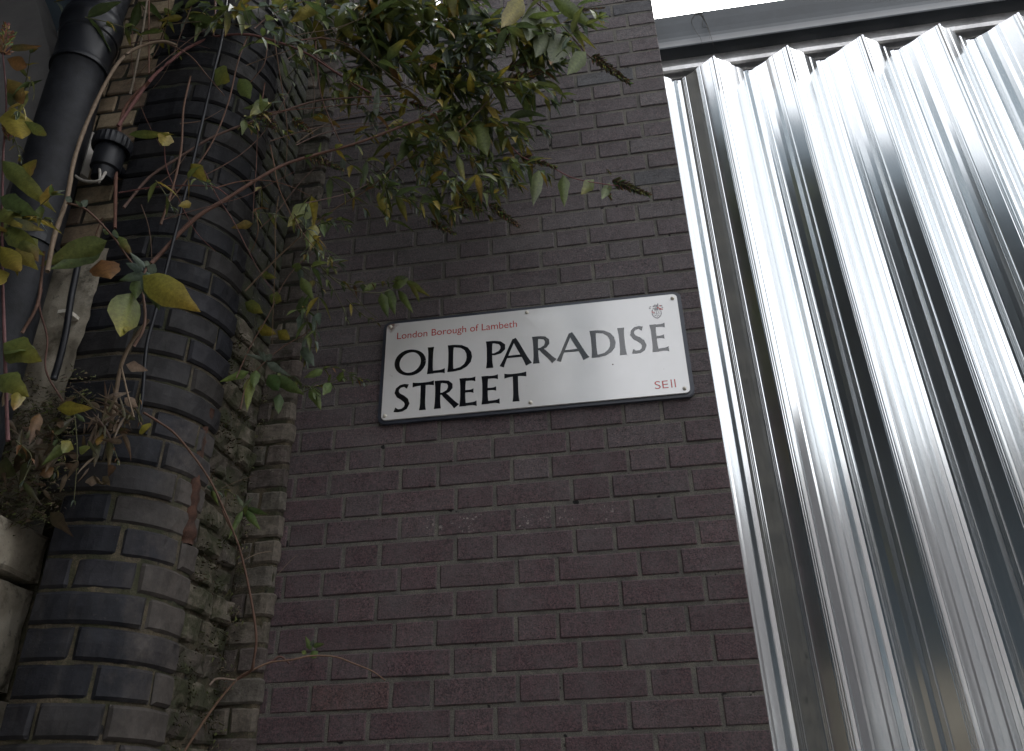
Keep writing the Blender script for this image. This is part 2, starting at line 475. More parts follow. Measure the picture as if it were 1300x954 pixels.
# ------------------------------------------------------------------ railway pier on the left
pier = empty('brick_pier', (-1.5, -.42, GZ))
tag(pier, 'old viaduct pier with rounded blue brick corner and mossy side', 'pier')
def bullnose():
    bm = bmesh.new(); L = tint_layer(bm); rnd = random.Random(11)
    P, ln, lens = make_path([('L', (-1.66, -.62), (-1.55, -.62)), ('A', -1.55, -.42, .2, -math.pi / 2, 0), ('L', (-1.35, -.42), (-1.35, -.385)),
                             ('L', (-1.35, -.385), (-1.43, -.375))])
    a0 = .11; a1 = .11 + .2 * math.pi / 2 + .035
    k0, k1 = -24, 49
    for k in range(k0, k1):
        z0 = -.03 + k * .075 + .004 + rnd.uniform(-.001, .001); z1 = z0 + .068
        left = 0 if z0 > .33 else a0 - .035
        j = [(.11,), (.245,), (.06, .20), (.15, .30)][k % 4]
        js = [left] + [a0 - .0 + q - .02 + rnd.uniform(-.012, .012) for q in j] + [a1 + .035]
        for a, b in zip(js[:-1], js[1:]):
            base = rnd.choice([(.017, .018, .022), (.022, .022, .026), (.014, .015, .019), (.026, .025, .026)])
            if a == js[-2] and rnd.random() < .5: base = (.034, .031, .029)
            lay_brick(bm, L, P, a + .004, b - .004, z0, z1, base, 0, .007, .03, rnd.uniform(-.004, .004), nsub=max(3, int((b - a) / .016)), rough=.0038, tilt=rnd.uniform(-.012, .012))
    mortar_skin(bm, L, P, .0, ln, .33, 3.6, -.008, rough=.003); mortar_skin(bm, L, P, a0 - .03, ln, GZ, .33, -.008, rough=.003)
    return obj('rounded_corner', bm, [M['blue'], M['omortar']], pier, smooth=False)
bullnose()
def pier_front():
    bm = bmesh.new(); L = tint_layer(bm); rnd = random.Random(5)
    P, ln, _ = make_path([('L', (-1.86, -.612), (-1.635, -.612))])
    for k in range(6, 49):
        z0 = -.03 + k * .075 + .005; z1 = z0 + .064
        e = ln - (0, .045)[k % 2] ; js = [0, (.1, .05)[k % 2], e]
        if e < ln - .01:
            lay_brick(bm, L, P, e + .003, ln, z0, z1, (.019, .02, .024), 2, .003, .02, .002, nsub=2, rough=.002)
        for a, b in zip(js[:-1], js[1:]):
            c = rnd.choice([(.22, .165, .105), (.17, .125, .08), (.25, .195, .125), (.12, .085, .058)])
            lay_brick(bm, L, P, a + .005, b - .005, z0, z1, c, 0, .004, .02, rnd.uniform(-.003, .003), nsub=3, rough=.004)
    mortar_skin(bm, L, P, 0, ln, .33, 3.6, -.005)
    for f in box(bm, -2.02, -1.56, -.60, .0, .33, 3.62, 1): pass
    for f in box(bm, -1.70, -1.57, -.50, .0, GZ, .326, 1): pass
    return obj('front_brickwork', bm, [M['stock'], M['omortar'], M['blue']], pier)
pier_front()
def pier_return():
    bm = bmesh.new(); L = tint_layer(bm); rnd = random.Random(8)
    P, ln, _ = make_path([('L', (-1.425, -.40), (-1.415, -.03))])
    for k in range(-25, 48):
        z0 = k * .075 + .006; z1 = z0 + .062
        js = [0] + sorted([rnd.uniform(.07, .13), rnd.uniform(.2, .28)]) + [ln]
        for a, b in zip(js[:-1], js[1:]):
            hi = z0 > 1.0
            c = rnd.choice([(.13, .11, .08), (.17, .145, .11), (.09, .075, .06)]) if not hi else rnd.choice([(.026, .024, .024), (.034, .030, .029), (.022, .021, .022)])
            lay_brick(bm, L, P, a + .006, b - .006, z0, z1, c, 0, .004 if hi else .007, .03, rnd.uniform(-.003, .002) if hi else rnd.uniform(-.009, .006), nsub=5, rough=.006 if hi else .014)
    mortar_skin(bm, L, P, 0, ln, GZ, 3.6, -.012, rough=.01)
    for f in box(bm, -1.62, -1.44, -.41, .30, GZ, 3.6, 1): pass
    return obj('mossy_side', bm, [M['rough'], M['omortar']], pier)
pier_return()
def pier_strip():
    bm = bmesh.new(); L = tint_layer(bm); rnd = random.Random(21)
    P, ln, _ = make_path([('L', (-1.43, -.035), (-1.325, -.035)), ('A', -1.325, -.015, .02, -math.pi / 2, 0), ('L', (-1.305, -.015), (-1.305, .0))])
    for k in range(-25, 47):
        z0 = k * .075 + .03 + rnd.uniform(-.004, .004); z1 = z0 + .064
        js = [0, ln] if k % 2 else [0, .05, ln]
        for a, b in zip(js[:-1], js[1:]):
            c = rnd.choice([(.10, .08, .068), (.14, .118, .094), (.085, .068, .06), (.12, .106, .088)])
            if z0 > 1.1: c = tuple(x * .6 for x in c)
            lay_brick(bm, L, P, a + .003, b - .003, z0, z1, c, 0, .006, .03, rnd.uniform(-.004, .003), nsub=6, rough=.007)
    mortar_skin(bm, L, P, 0, ln, GZ, 3.55, -.007, rough=.004)
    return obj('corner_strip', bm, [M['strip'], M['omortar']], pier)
pier_strip()

# lime patch and ledge left of the rounded corner
def rubble_panel():
    bm = bmesh.new(); nx, nz = 44, 60
    g = []
    for i in range(nx + 1):
        row = []
        for j in range(nz + 1):
            x = -2.02 + .385 * i / nx; z = .28 + .78 * j / nz
            q = Vector((x, 0, z))
            y = -.628 - .016 * noise.noise(q * 5) - .012 * noise.noise(q * 14) - .006 * noise.noise(q * 40)
            row.append(bm.verts.new((x, y, z)))
        g.append(row)
    for i in range(nx):
        for j in range(nz): bm.faces.new((g[i][j], g[i + 1][j], g[i + 1][j + 1], g[i][j + 1]))
    return obj('lime_patch', bm, M['stone'], pier, True)
rubble_panel()

stone = empty('stone_block_pier', (-1.9, -.9, GZ))
tag(stone, 'pale stained stone blocks in the bottom left corner beneath the mossy ledge', 'stone pier')
def stone_blocks():
    z = .285; rnd = random.Random(2)
    while z > GZ + .02:
        h = .125 if z > .2 else rnd.choice([.2, .24]); z0 = max(GZ, z - h)
        y = -1.45; 
        while y < -.50:
            w = rnd.choice([.32, .42, .27]); y1 = min(-.50, y + w)
            if -.50 - y1 < .12: y1 = -.50
            bm = bmesh.new(); box(bm, -2.1, -1.665 + rnd.uniform(-.004, .004), y + .003, y1 - .003, z0 + .003, z - .003)
            bmesh.ops.subdivide_edges(bm, edges=bm.edges[:], cuts=7, use_grid_fill=True)
            c = Vector((-1.88, (y + y1) / 2, (z + z0) / 2)); hx, hy, hz = .217, (y1 - y) / 2, (z - z0) / 2
            for v in bm.verts:
                d = v.co - c
                # round the arrises
                for a, ha in ((0, hx), (1, hy), (2, hz)): pass
                e = [max(0, abs(d[0]) / hx - .93) / .07, max(0, abs(d[1]) / hy - .93) / .07, max(0, abs(d[2]) / hz - .86) / .14]
                k = sum(1 for q in e if q > .5)
                if k > 1: v.co -= Vector((math.copysign(.006, d[0]) * (e[0] > .5), math.copysign(.006, d[1]) * (e[1] > .5), math.copysign(.006, d[2]) * (e[2] > .5)))
                v.co += Vector((.006, .002, .003)) * noise.noise(v.co * 14) + Vector((.003, 0, 0)) * noise.noise(v.co * 40)
            obj('stone_block', bm, M['stone'], stone)
            y = y1
        z = z0
    bm = bmesh.new(); box(bm, -2.09, -1.71, -1.44, -.45, GZ, .27); obj('mortar_core', bm, M['omortar'], stone)
stone_blocks()

rp = at(0, 0, -.66)
def render_pier():
    bm = bmesh.new()
    prof = [(-2.6, .2), (-1.99, .2), (-1.99, 1.2), (-1.975, 1.69), (-1.99, 1.80), (-2.03, 1.91), (-2.075, 2.005), (-2.12, 2.11), (-2.19, 2.25), (-2.3, 2.45), (-2.5, 2.7), (-2.6, 2.72)]
    f = [bm.verts.new((x, -.665, z)) for x, z in prof]; b = [bm.verts.new((x, -.57, z)) for x, z in prof]
    bm.faces.new(f); bm.faces.new(b[::-1])
    for i in range(len(f)): j = (i + 1) % len(f); bm.faces.new((f[j], f[i], b[i], b[j]))
    bmesh.ops.recalc_face_normals(bm, faces=bm.faces)
    return tag(obj('rendered_pier', bm, M['render']), 'smooth grey rendered pier with curved edge in the top left corner', 'pier')
render_pier()
# unseen railway bridge, added low and wide to shade the left side
def bridge():
    e = empty('shade_bridge', (-4.6, -4, GZ))
    tag(e, 'dark sooty railway bridge, unseen, added over the street to shade the left side', 'bridge')
    bm = bmesh.new(); box(bm, -9, -1.0, -9.0, -.45, 3.02, 3.38); box(bm, -9, -1.56, -.449, .9, 3.30, 3.62)
    for k in range(7): box(bm, -9, -1.06, -8.6 + k * 1.1, -8.35 + k * 1.1, 2.80, 3.018)
    obj('shade_deck', bm, M['soot'], e)
    bm = bmesh.new(); box(bm, -9.2, -4.2, -9, -.7, GZ, 2.79); obj('abutment', bm, M['soot'], e)
    bm = bmesh.new(); box(bm, -8, -2.62, .0, .9, GZ, 3.29); obj('abutment', bm, M['soot'], e)
bridge()
def shade_cornice():  # unseen corbels added to shade the upper pier, plus a dark backing wall
    e = empty('pier_shade', (-1.6, -.6, 2.8)); tag(e, 'unseen corbelled top added to shade the pier, with a dark backing wall', 'shade_cornice')
    bm = bmesh.new()
    for i, (o, z) in enumerate(((.10, 2.72), (.20, 2.80), (.30, 2.88))):
        box(bm, -2.6, -1.42 + o * .4, -.62 - o * .6, -.46, z, z + .078)
    obj('shade_corbel', bm, M['soot'], e)
    bm = bmesh.new(); box(bm, -2.6, -2.03, -.56, .0, GZ, 3.6); obj('core', bm, M['soot'], e)
shade_cornice()

# ------------------------------------------------------------------ buildings across the street
def building(name, label, x0, x1, y0, y1, h, mat, rows, cols, ww, wh, sill):
    e = empty(name, ((x0 + x1) / 2, (y0 + y1) / 2, GZ)); tag(e, label, 'building')
    bm = bmesh.new(); box(bm, x0, x1, y0, y1, GZ, h); obj('wall', bm, mat, e)
    bm = bmesh.new(); box(bm, x0 - .08, x1 + .08, y0 - .08, y1 + .08, h, h + .18); obj('coping', bm, M['oconc'], e)
    for r in range(rows):
        for c in range(cols):
            x = x0 + (x1 - x0) * (c + .5) / cols; z = GZ + sill + r * 3.0
            bm = bmesh.new()
            for a, b, p, q in ((-ww / 2, ww / 2, 0, .07), (-ww / 2, ww / 2, wh - .07, wh), (-ww / 2, -ww / 2 + .07, .07, wh - .07), (ww / 2 - .07, ww / 2, .07, wh - .07), (-.03, .03, .07, wh - .07)):
                box(bm, x + a, x + b, y1 + .005, y1 + .06, z + p, z + q)
            w = obj('window', bm, M['wframe'], e)
            bm = bmesh.new(); box(bm, x - ww / 2 + .05, x + ww / 2 - .05, y1 + .003, y1 + .03, z + .05, z + wh - .05); obj('pane', bm, M['glass'], w)
building('warehouse', 'tall sooty brick warehouse across the street from the sign', -9, -.75, -15, -9.2, 13, M['soot'], 4, 4, 1.2, 1.6, 1.2)
building('workshop', 'low pale rendered workshop across the street from the steel shutter', -.65, 14, -16, -9.4, 4.1, M['grey'], 1, 5, 1.6, 1.2, 1.6)

building('garage', 'low pale garage closing the right end of the street', 7, 11, -9.3, -.4, 3.6, M['grey'], 0, 0, 1, 1, 1)

# ------------------------------------------------------------------ corrugated steel shutter
def shutter():
    root = empty('corrugated_shutter', (.9, .08, GZ)); tag(root, 'tall shiny galvanised steel shutter with deep vertical corrugations', 'steel shutter')
    P = .275; YV, YR = .125, .035
    def rib(pts, x0, y0, x1, y1, n, amp, t0, t1):
        # n small grooves between fractions t0 and t1 of a facet
        dx, dy = x1 - x0, y1 - y0; l = math.hypot(dx, dy); nx, ny = dy / l, -dx / l
        if ny > 0: nx, ny = -nx, -ny
        for i in range(n):
            w = (t1 - t0) / n; a = t0 + i * w
            for f, h in ((.05, 0), (.35, amp), (.6, amp), (.9, 0)):
                t = a + f * w; pts.append((x0 + dx * t + nx * h, y0 + dy * t + ny * h))
    prof = []
    for k in range(-1, 8):
        o = .045 + P * k; q = []
        # valley floor, two slightly canted pans
        q += [(o, YV), (o + .003, YV + .003), (o + .015, YV + .0005), (o + .019, YV + .004), (o + .031, YV + .004), (o + .036, YV + .001)]
        ax, ay, bx, by = o + .036, YV + .001, o + .150, YR
        rib(q, ax, ay, bx, by, 3, .0022, .02, .13)
        # first pan, gently hollow
        for t, h in ((.16, .0), (.30, -.0018), (.40, -.0018), (.49, .0004)): q.append((ax + (bx - ax) * t - .62 * h, ay + (by - ay) * t - .78 * h))
        rib(q, ax, ay, bx, by, 3, .0022, .50, .60)
        for t, h in ((.62, .001), (.88, .0012)): q.append((ax + (bx - ax) * t, ay + (by - ay) * t - h))
        rib(q, ax, ay, bx, by, 2, .002, .90, .985)
        # ridge with a small lipped seam
        q += [(bx, by), (bx + .003, by - .006), (bx + .009, by - .006), (bx + .011, by + .001)]
        cx, cy, ex, ey = bx + .013, by + .002, o + P, YV
        # right flank: stepped pans
        for t, h in ((.0, 0), (.05, -.001), (.25, .0005), (.29, .0035), (.50, .005), (.54, .0015), (.74, .0005), (.78, .003), (.95, .003)):
            q.append((cx + (ex - cx) * t + .62 * h, cy + (ey - cy) * t - .78 * h))
        prof += q
    prof = [p for p in prof if p[0] > -.06]
    bm = bmesh.new(); zs = [GZ + .02 + (2.2 - GZ - .02) * i / 24 for i in range(25)]
    cols = []
    for (x, y) in prof:
        cols.append([bm.verts.new((x, y + .0012 * noise.noise(Vector((x * 3, y * 3, z * 1.3))), z)) for z in zs])
    for i in range(len(cols) - 1):
        for j in range(len(zs) - 1): bm.faces.new((cols[i][j], cols[i + 1][j], cols[i + 1][j + 1], cols[i][j + 1]))
    bmesh.ops.recalc_face_normals(bm, faces=bm.faces)
    o = obj('corrugated_sheet', bm, M['galv'], root)
    sm = o.modifiers.new('thick', 'SOLIDIFY'); sm.thickness = .0012; sm.offset = 0
    # top rail
    bm = bmesh.new(); pr = [(.160, 2.40), (.158, 2.315), (.163, 2.300), (.172, 2.294), (.20, 2.292), (.20, 2.285), (.215, 2.285), (.23, 2.40)]
    a = [bm.verts.new((-.15, y, z)) for y, z in pr]; b = [bm.verts.new((2.4, y, z)) for y, z in pr]
    bm.faces.new(a); bm.faces.new(b[::-1])
    for i in range(len(a)): j = (i + 1) % len(a); bm.faces.new((a[i], a[j], b[j], b[i]))
    bmesh.ops.recalc_face_normals(bm, faces=bm.faces)
    obj('top_rail', bm, M['rail'], root)
    bm = bmesh.new(); box(bm, -.15, 2.4, .24, .30, GZ, 2.38); obj('backing_board', bm, M['dark'], root)
shutter()
def beam():
    bm = bmesh.new()
    pr = [(.100, 2.545), (.106, 2.50), (.114, 2.46), (.117, 2.435), (.116, 2.415), (.108, 2.39), (.098, 2.362), (.100, 2.356), (.156, 2.353), (.30, 2.353), (.30, 2.545)]
    a = [bm.verts.new((-.15, y, z)) for y, z in pr]; b = [bm.verts.new((2.8, y, z)) for y, z in pr]
    bm.faces.new(a); bm.faces.new(b[::-1])
    for i in range(len(a)): j = (i + 1) % len(a); bm.faces.new((a[i], a[j], b[j], b[i]))
    bmesh.ops.recalc_face_normals(bm, faces=bm.faces)
    tag(obj('steel_beam', bm, M['beam']), 'dark grey painted steel beam across the top of the corrugated shutter', 'beam')
beam()
def tendril():
    bm = bmesh.new(); tint_layer(bm); c = (.05, .045, .035)
    Y = .095
    def w(pts, r): tube(bm, catmull([at(x, y, yy) for x, y, yy in pts], 5), r, r * .6, 5, True, c)
    w([(872, -2, .12), (877, 8, .11), (883, 17, .1), (889, 20, .09), (897, 30, .09), (903, 48, .085), (906, 58, .085), (913, 68, .12)], .0012)
    w([(884, 17, .1), (878, 26, .1), (882, 38, .1), (889, 48, .09), (892, 58, .09)], .001)
    w([(889, 16, .1), (895, 26, .1), (899, 40, .09)], .0016)
    w([(884, 18, .1), (891, 17, .1), (893, 14, .1), (890, 13, .1)], .002)
    w([(893, 20, .1), (892, 34, .1), (899, 36, .1), (901, 50, .095)], .0008)
    tag(obj('dry_tendril', bm, M['stem']), 'thin dry creeper tendril hanging over the grey steel beam', 'tendril')
tendril()

# ------------------------------------------------------------------ street sign
def rrect(x0, x1, z0, z1, r, n=6):
    out = []
    for cx, cz, a in ((x1 - r, z0 + r, -90), (x1 - r, z1 - r, 0), (x0 + r, z1 - r, 90), (x0 + r, z0 + r, 180)):
        for i in range(n + 1): t = R(a + 90 * i / n); out.append((cx + r * math.cos(t), cz + r * math.sin(t)))
    return out
def slab_poly(bm, pts, y0, y1):
    a = [bm.verts.new((x, y0, z)) for x, z in pts]; b = [bm.verts.new((x, y1, z)) for x, z in pts]
    bm.faces.new(a); bm.faces.new(b[::-1])
    for i in range(len(a)): j = (i + 1) % len(a); bm.faces.new((a[j], a[i], b[i], b[j]))
def sign():
    root = empty('street_sign', (-.548, -.018, .93)); tag(root, 'white street name sign with black lettering and dark frame, bolted to the purple bricks', 'street sign')
    bm = bmesh.new(); slab_poly(bm, rrect(-1.034, -.060, .742, 1.116, .022), -.0125, -.001)
    bmesh.ops.bevel(bm, geom=[e for e in bm.edges if all(abs(v.co.y + .0125) < 1e-5 for v in e.verts)], offset=.003, segments=2, affect='EDGES')
    obj('backing_frame', bm, M['frame'], root)
    bm = bmesh.new(); slab_poly(bm, rrect(-1.021, -.073, .753, 1.103, .014), -.0185, -.0126)
    plate = obj('name_plate', bm, M['plate'], root)
    Y = -.0187
    # --- flared serif-less capitals, drawn as strokes in a box of height 1
    def stroke(bm, O, sc, pts, ws, lay):
        pts = [Vector((p[0], p[1])) for p in pts]; n = len(pts); l, r = [], []
        for i, p in enumerate(pts):
            t = (pts[min(i + 1, n - 1)] - pts[max(i - 1, 0)]).normalized(); m = Vector((-t.y, t.x))
            l.append(p + m * ws[i] / 2); r.append(p - m * ws[i] / 2)
        y = Y - .00008 * lay
        V = lambda p: bm.verts.new((O[0] + p.x * sc[0], y, O[1] + p.y * sc[1]))
        L2, R2 = [V(p) for p in l], [V(p) for p in r]
        for i in range(n - 1): bm.faces.new((L2[i], R2[i], R2[i + 1], L2[i + 1]))
    def line(p0, p1, w=.17, fl=1.35, fl2=None, n=8):
        fl2 = fl if fl2 is None else fl2
        P, Wd = [], []
        for i in range(n + 1):
            t = i / n; P.append((p0[0] + (p1[0] - p0[0]) * t, p0[1] + (p1[1] - p0[1]) * t))
            Wd.append(w * (1 + (fl - 1) * max(0, 1 - t / .35) ** 2 + (fl2 - 1) * max(0, 1 - (1 - t) / .35) ** 2))
        return P, Wd
    def arc(cx, cy, rx, ry, a0, a1, wt, wb, n=28):
        # stroke width thick at the sides, thin top and bottom
        P, Wd = [], []
        for i in range(n + 1):
            t = R(a0 + (a1 - a0) * i / n); P.append((cx + rx * math.cos(t), cy + ry * math.sin(t)))
            Wd.append(wb + (wt - wb) * abs(math.cos(t + .25)) ** 1.3)
        return P, Wd
    G = {
        'O': [arc(.5, .5, .44, .435, 0, 360, .175, .10, 40)],
        'L': [line((.1, 0), (.1, 1), .165), line((.03, .055), (.60, .065), .10, 1.0, 1.9)],
        'D': [line((.1, 0), (.1, 1), .165), ([(.02, .945), (.25, .945), (.45, .91), (.62, .80), (.71, .64), (.73, .48), (.70, .33), (.60, .19), (.44, .09), (.25, .055), (.02, .055)], [.10, .10, .11, .145, .175, .185, .175, .14, .11, .10, .10])],
        'P': [line((.1, 0), (.1, 1), .165), ([(.02, .945), (.25, .945), (.42, .90), (.51, .79), (.51, .66), (.42, .55), (.25, .49), (.14, .50)], [.10, .10, .12, .155, .155, .12, .08, .06])],
        'R': [line((.1, 0), (.1, 1), .165), ([(.02, .945), (.25, .945), (.41, .91), (.49, .81), (.49, .70), (.42, .59), (.27, .52), (.14, .51)], [.10, .10, .12, .155, .155, .12, .085, .07]), line((.26, .53), (.70, .02), .16, .75, 1.3)],
        'A': [line((.05, 0), (.47, .98), .105, 1.5, .9), line((.47, 1.0), (.93, 0), .165, .8, 1.3), line((.20, .34), (.74, .34), .09, 1, 1)],
        'I': [line((.1, 0), (.1, 1), .165)],
        'S': [([(.50, .82), (.49, .89), (.36, .945), (.22, .92), (.12, .83), (.10, .71), (.17, .60), (.31, .51), (.44, .40), (.49, .27), (.44, .14), (.32, .065), (.17, .055), (.05, .10), (.045, .16)][1:14], [.17, .11, .11, .13, .16, .17, .18, .18, .17, .14, .11, .11, .17])],
        'E': [line((.1, 0), (.1, 1), .165), line((.03, .945), (.50, .935), .10, 1, 1.8), line((.1, .52), (.44, .52), .09, 1, 1.8), line((.03, .055), (.54, .065), .10, 1, 1.9)],
        'T': [line((.37, 0), (.37, .93), .165, 1.35, 1.0), line((.02, .93), (.72, .935), .105, 1.7, 1.7)],
    }
    H = .098
    def put(ch, x0, z0, w=None):
        bm = bmesh.new()
        wn = {'O': 1.03, 'L': .63, 'D': .82, 'P': .59, 'R': .77, 'A': 1.0, 'I': .2, 'S': .58, 'E': .6, 'T': .74}[ch]
        sx = (w / wn if w else H)
        for i, (p, ws) in enumerate(G[ch]): stroke(bm, (x0, z0), (sx, H), p, ws, i + 1)
        bmesh.ops.recalc_face_normals(bm, faces=bm.faces)
        for f in bm.faces:
            if f.normal.y > 0: f.normal_flip()
        return obj('letter', bm, M['ink'], plate)
    zt, zb = .9005, .7755
    for ch, x, w in (('O', -.985, .102), ('L', -.878, .060), ('D', -.812, .079), ('P', -.687, .062), ('A', -.643, .098), ('R', -.538, .073), ('A', -.463, .098), ('D', -.355, .077), ('I', -.268, .020), ('S', -.233, .049), ('E', -.168, .055)):
        put(ch, x, zt, w)
    for ch, x, w in (('S', -.984, .053), ('T', -.926, .073), ('R', -.852, .078), ('E', -.772, .060), ('E', -.702, .062), ('T', -.632, .073)):
        put(ch, x, zb, w)
    def text(s, x, z, width, height, m):
        cu = bpy.data.curves.new('lettering', 'FONT'); cu.body = s; cu.size = 1
        t = bpy.data.objects.new('lettering_source', cu); COL.objects.link(t)
        bpy.context.view_layer.update()
        me = bpy.data.meshes.new_from_object(t.evaluated_get(bpy.context.evaluated_depsgraph_get()))
        bpy.data.objects.remove(t)
        xs = [v.co.x for v in me.vertices]; ys = [v.co.y for v in me.vertices if True]
        ax, bx, base = min(xs), max(xs), 0.; top = .73
        for v in me.vertices:
            X = x + (v.co.x - ax) / (bx - ax) * width; Z = z + (v.co.y - base) / top * height
            v.co = (X, Y - .0001, Z)
        me.flip_normals() if me.polygons[0].normal.y > 0 else None
        me.materials.append(m)
        o = bpy.data.objects.new('lettering', me); COL.objects.link(o); o.parent = plate
        o.matrix_parent_inverse = Matrix.Identity(4)
        return o
    text('London Borough of Lambeth', -.984, 1.0415, .398, .0265, M['red'])
    text('SE', -.175, .7735, .040, .0275, M['red'])
    bm = bmesh.new()
    for x in (-.127, -.1165):
        a = [bm.verts.new(v) for v in ((x, Y - .0001, .7735), (x + .0038, Y - .0001, .7735), (x + .0038, Y - .0001, .801), (x, Y - .0001, .801))]; bm.faces.new(a)
    obj('lettering', bm, M['red'], plate)
    # crest: shield, helm, plume, mantling
    def blob(bm, pts, lay=0):
        bm.faces.new([bm.verts.new((x, Y - .0001 - .00008 * lay, z)) for x, z in pts])
    cx, cz = -.1415, 1.040
    sh = lambda s: [(cx + s * a, cz + s * b) for a, b in ((-.015, .006), (.015, .006), (.0155, -.006), (.011, -.015), (.005, -.020), (0, -.0225), (-.005, -.020), (-.011, -.015), (-.0155, -.006))]
    bm = bmesh.new(); blob(bm, sh(1.0))
    bm2 = bmesh.new(); blob(bm2, sh(.82), 1)
    # quarters and charges
    for a, b, c, d in ((-.0012, .0012, -.017, .0045), (-.0115, .0115, -.0045, -.0030)):
        blob(bm, [(cx + a, cz + c), (cx + b, cz + c), (cx + b, cz + d), (cx + a, cz + d)], 2)
    for dx, dz, r in ((-.0065, .001, .0022), (.0065, .001, .0022), (-.0055, -.010, .0024), (.0055, -.010, .0024)):
        blob(bm, [(cx + dx + r * math.cos(t), cz + dz + r * math.sin(t)) for t in [k * math.pi / 4 for k in range(8)]], 2)
    # helm and crest
    blob(bm, [(cx - .006, cz + .008), (cx + .006, cz + .008), (cx + .007, cz + .015), (cx + .003, cz + .020), (cx - .003, cz + .020), (cx - .007, cz + .015)], 1)
    for dx, h in ((-.008, .007), (-.003, .011), (.002, .009), (.006, .014)):
        blob(bm, [(cx + dx - .0015, cz + .021), (cx + dx + .002, cz + .021), (cx + dx + .003, cz + .024 + h * .6), (cx + dx, cz + .021 + h), (cx + dx - .0025, cz + .021 + h * .5)], 1)
    for s in (-1, 1):
        for a, b, c in ((.008, .016, 10), (.012, .010, 40), (.019, .018, -30), (.017, .024, 20)):
            t = R(c); x, z = cx + s * a, cz + b
            blob(bm, [(x + s * u * .9 * math.cos(t) - v * math.sin(t), z + s * u * math.sin(t) + v * math.cos(t)) for u, v in ((-.004, 0), (0, .0022), (.005, .0006), (.002, -.002))], 3)
    obj('crest', bm, M['greyink'], plate); obj('crest_field', bm2, M['plate'], plate)
    bm = bmesh.new()
    for x, z, r, c in ((.006, .018, .0042, 20), (.012, .013, .0052, -20), (.018, .011, .0036, 60), (-.013, .004, .0035, 10), (-.009, .0, .003, 50), (.013, .024, .0035, 80)):
        t = R(c); blob(bm, [(cx + x + r * math.cos(k * math.pi / 4 + t) * (1 if k % 2 else .55), cz + z + r * math.sin(k * math.pi / 4 + t) * (1 if k % 2 else .55)) for k in range(8)], 5)
    obj('crest_colouring', bm, M['red'], plate)
    for (x, z) in ((-1.008, 1.092), (-.552, 1.092), (-.087, 1.087), (-.089, .767), (-.551, .767), (-1.009, .767)):
        bm = bmesh.new(); lathe(bm, (x, Y, z), [(.0062, -.0012), (.0062, .001), (.0055, .0032), (.0035, .0046), (.001, .005)], 16, Vector((0, -1, 0)))
        obj('bolt', bm, M['bolt'], root, True)
    bm = bmesh.new(); lathe(bm, (-.293, Y, .871), [(.0022, -.001), (.0022, .0006)], 8, Vector((0, -1, 0))); obj('spare_hole', bm, M['rust'], root)
sign()

# ------------------------------------------------------------------ pipe, cables, fitting
def drainpipe():
    root = empty('drainpipe', (-1.79, -.72, .25)); tag(root, 'fat black plastic drainpipe with a socket, running down the left of the pier', 'drainpipe')
    a = Vector((-1.775, -.715, .25)); b = Vector((-1.828, -.72, 1.72)); c = Vector((-1.838, -.72, 1.95)); d = Vector((-1.845, -.69, 2.25)); e = Vector((-1.83, -.60, 2.6))
    bm = bmesh.new(); tube(bm, [a.lerp(b, i / 12) for i in range(13)], .073, .076, 40)
    obj('pipe', bm, M['pipe'], root, True)
    ax = (c - b).normalized()
    bm = bmesh.new(); lathe(bm, b, [(.077, -.035), (.0835, -.035), (.085, -.028), (.083, -.02), (.081, -.008), (.081, .085), (.083, .09), (.083, .10), (.0875, .105), (.0875, .15), (.092, .158), (.092, .185), (.089, .19), (.089, .205), (.080, .21), (.079, .24)], 40, ax)
    o = obj('socket', bm, M['black'], root, True)
    es = o.modifiers.new('edges', 'EDGE_SPLIT'); es.split_angle = R(35)
    bm = bmesh.new(); tube(bm, catmull([c, d, e, e + Vector((0, .2, .2))], 6), .078, .078, 32); obj('upper_bend', bm, M['pipe'], root, True)
    # bracket
    bm = bmesh.new(); lathe(bm, a.lerp(b, .52), [(.0765, -.012), (.080, -.012), (.080, .012), (.0765, .012)], 36, (b - a).normalized())
    box(bm, -1.83, -1.78, -.66, -.60, a.lerp(b, .52).z - .012, a.lerp(b, .52).z + .012)
    obj('bracket', bm, M['black'], root)
drainpipe()
def wires():
    bm = bmesh.new(); pts = [(291, -30, -.66), (282, 45, -.66), (272, 90, -.66), (258, 150, -.655), (245, 205, -.655), (228, 275, -.65), (214, 330, -.65), (198, 395, -.645), (186, 440, -.645), (181, 500, -.645), (176, 530, -.64)]
    tube(bm, catmull([at(*p) for p in pts], 5), .0045, .0045, 8)
    tag(obj('black_cable', bm, M['black'], None, True), 'thin black cable running down the rounded blue brick corner', 'cable')
    bm = bmesh.new(); tube(bm, catmull([at(*p) for p in ((104, 310, -.655), (97, 345, -.66), (90, 380, -.66), (84, 420, -.665), (76, 455, -.66), (68, 482, -.655))], 5), .0085, .0085, 10)
    t = obj('conduit', bm, M['black'], None, True); tag(t, 'short dark conduit clipped to the pale lime patch', 'conduit')
    bm = bmesh.new(); p = at(83, 397, -.66); box(bm, p.x - .016, p.x + .016, -.668, -.625, p.z - .005, p.z + .005); c = obj('clip', bm, M['bolt']); c.parent = t
    bm = bmesh.new(); tube(bm, [at(*p) for p in ((118, 172, -.66), (112, 195, -.66), (104, 225, -.66))], .016, .016, 4)
    tag(obj('pale_batten', bm, M['pale']), 'pale grey batten between the drainpipe and the round black fitting', 'batten')
wires()
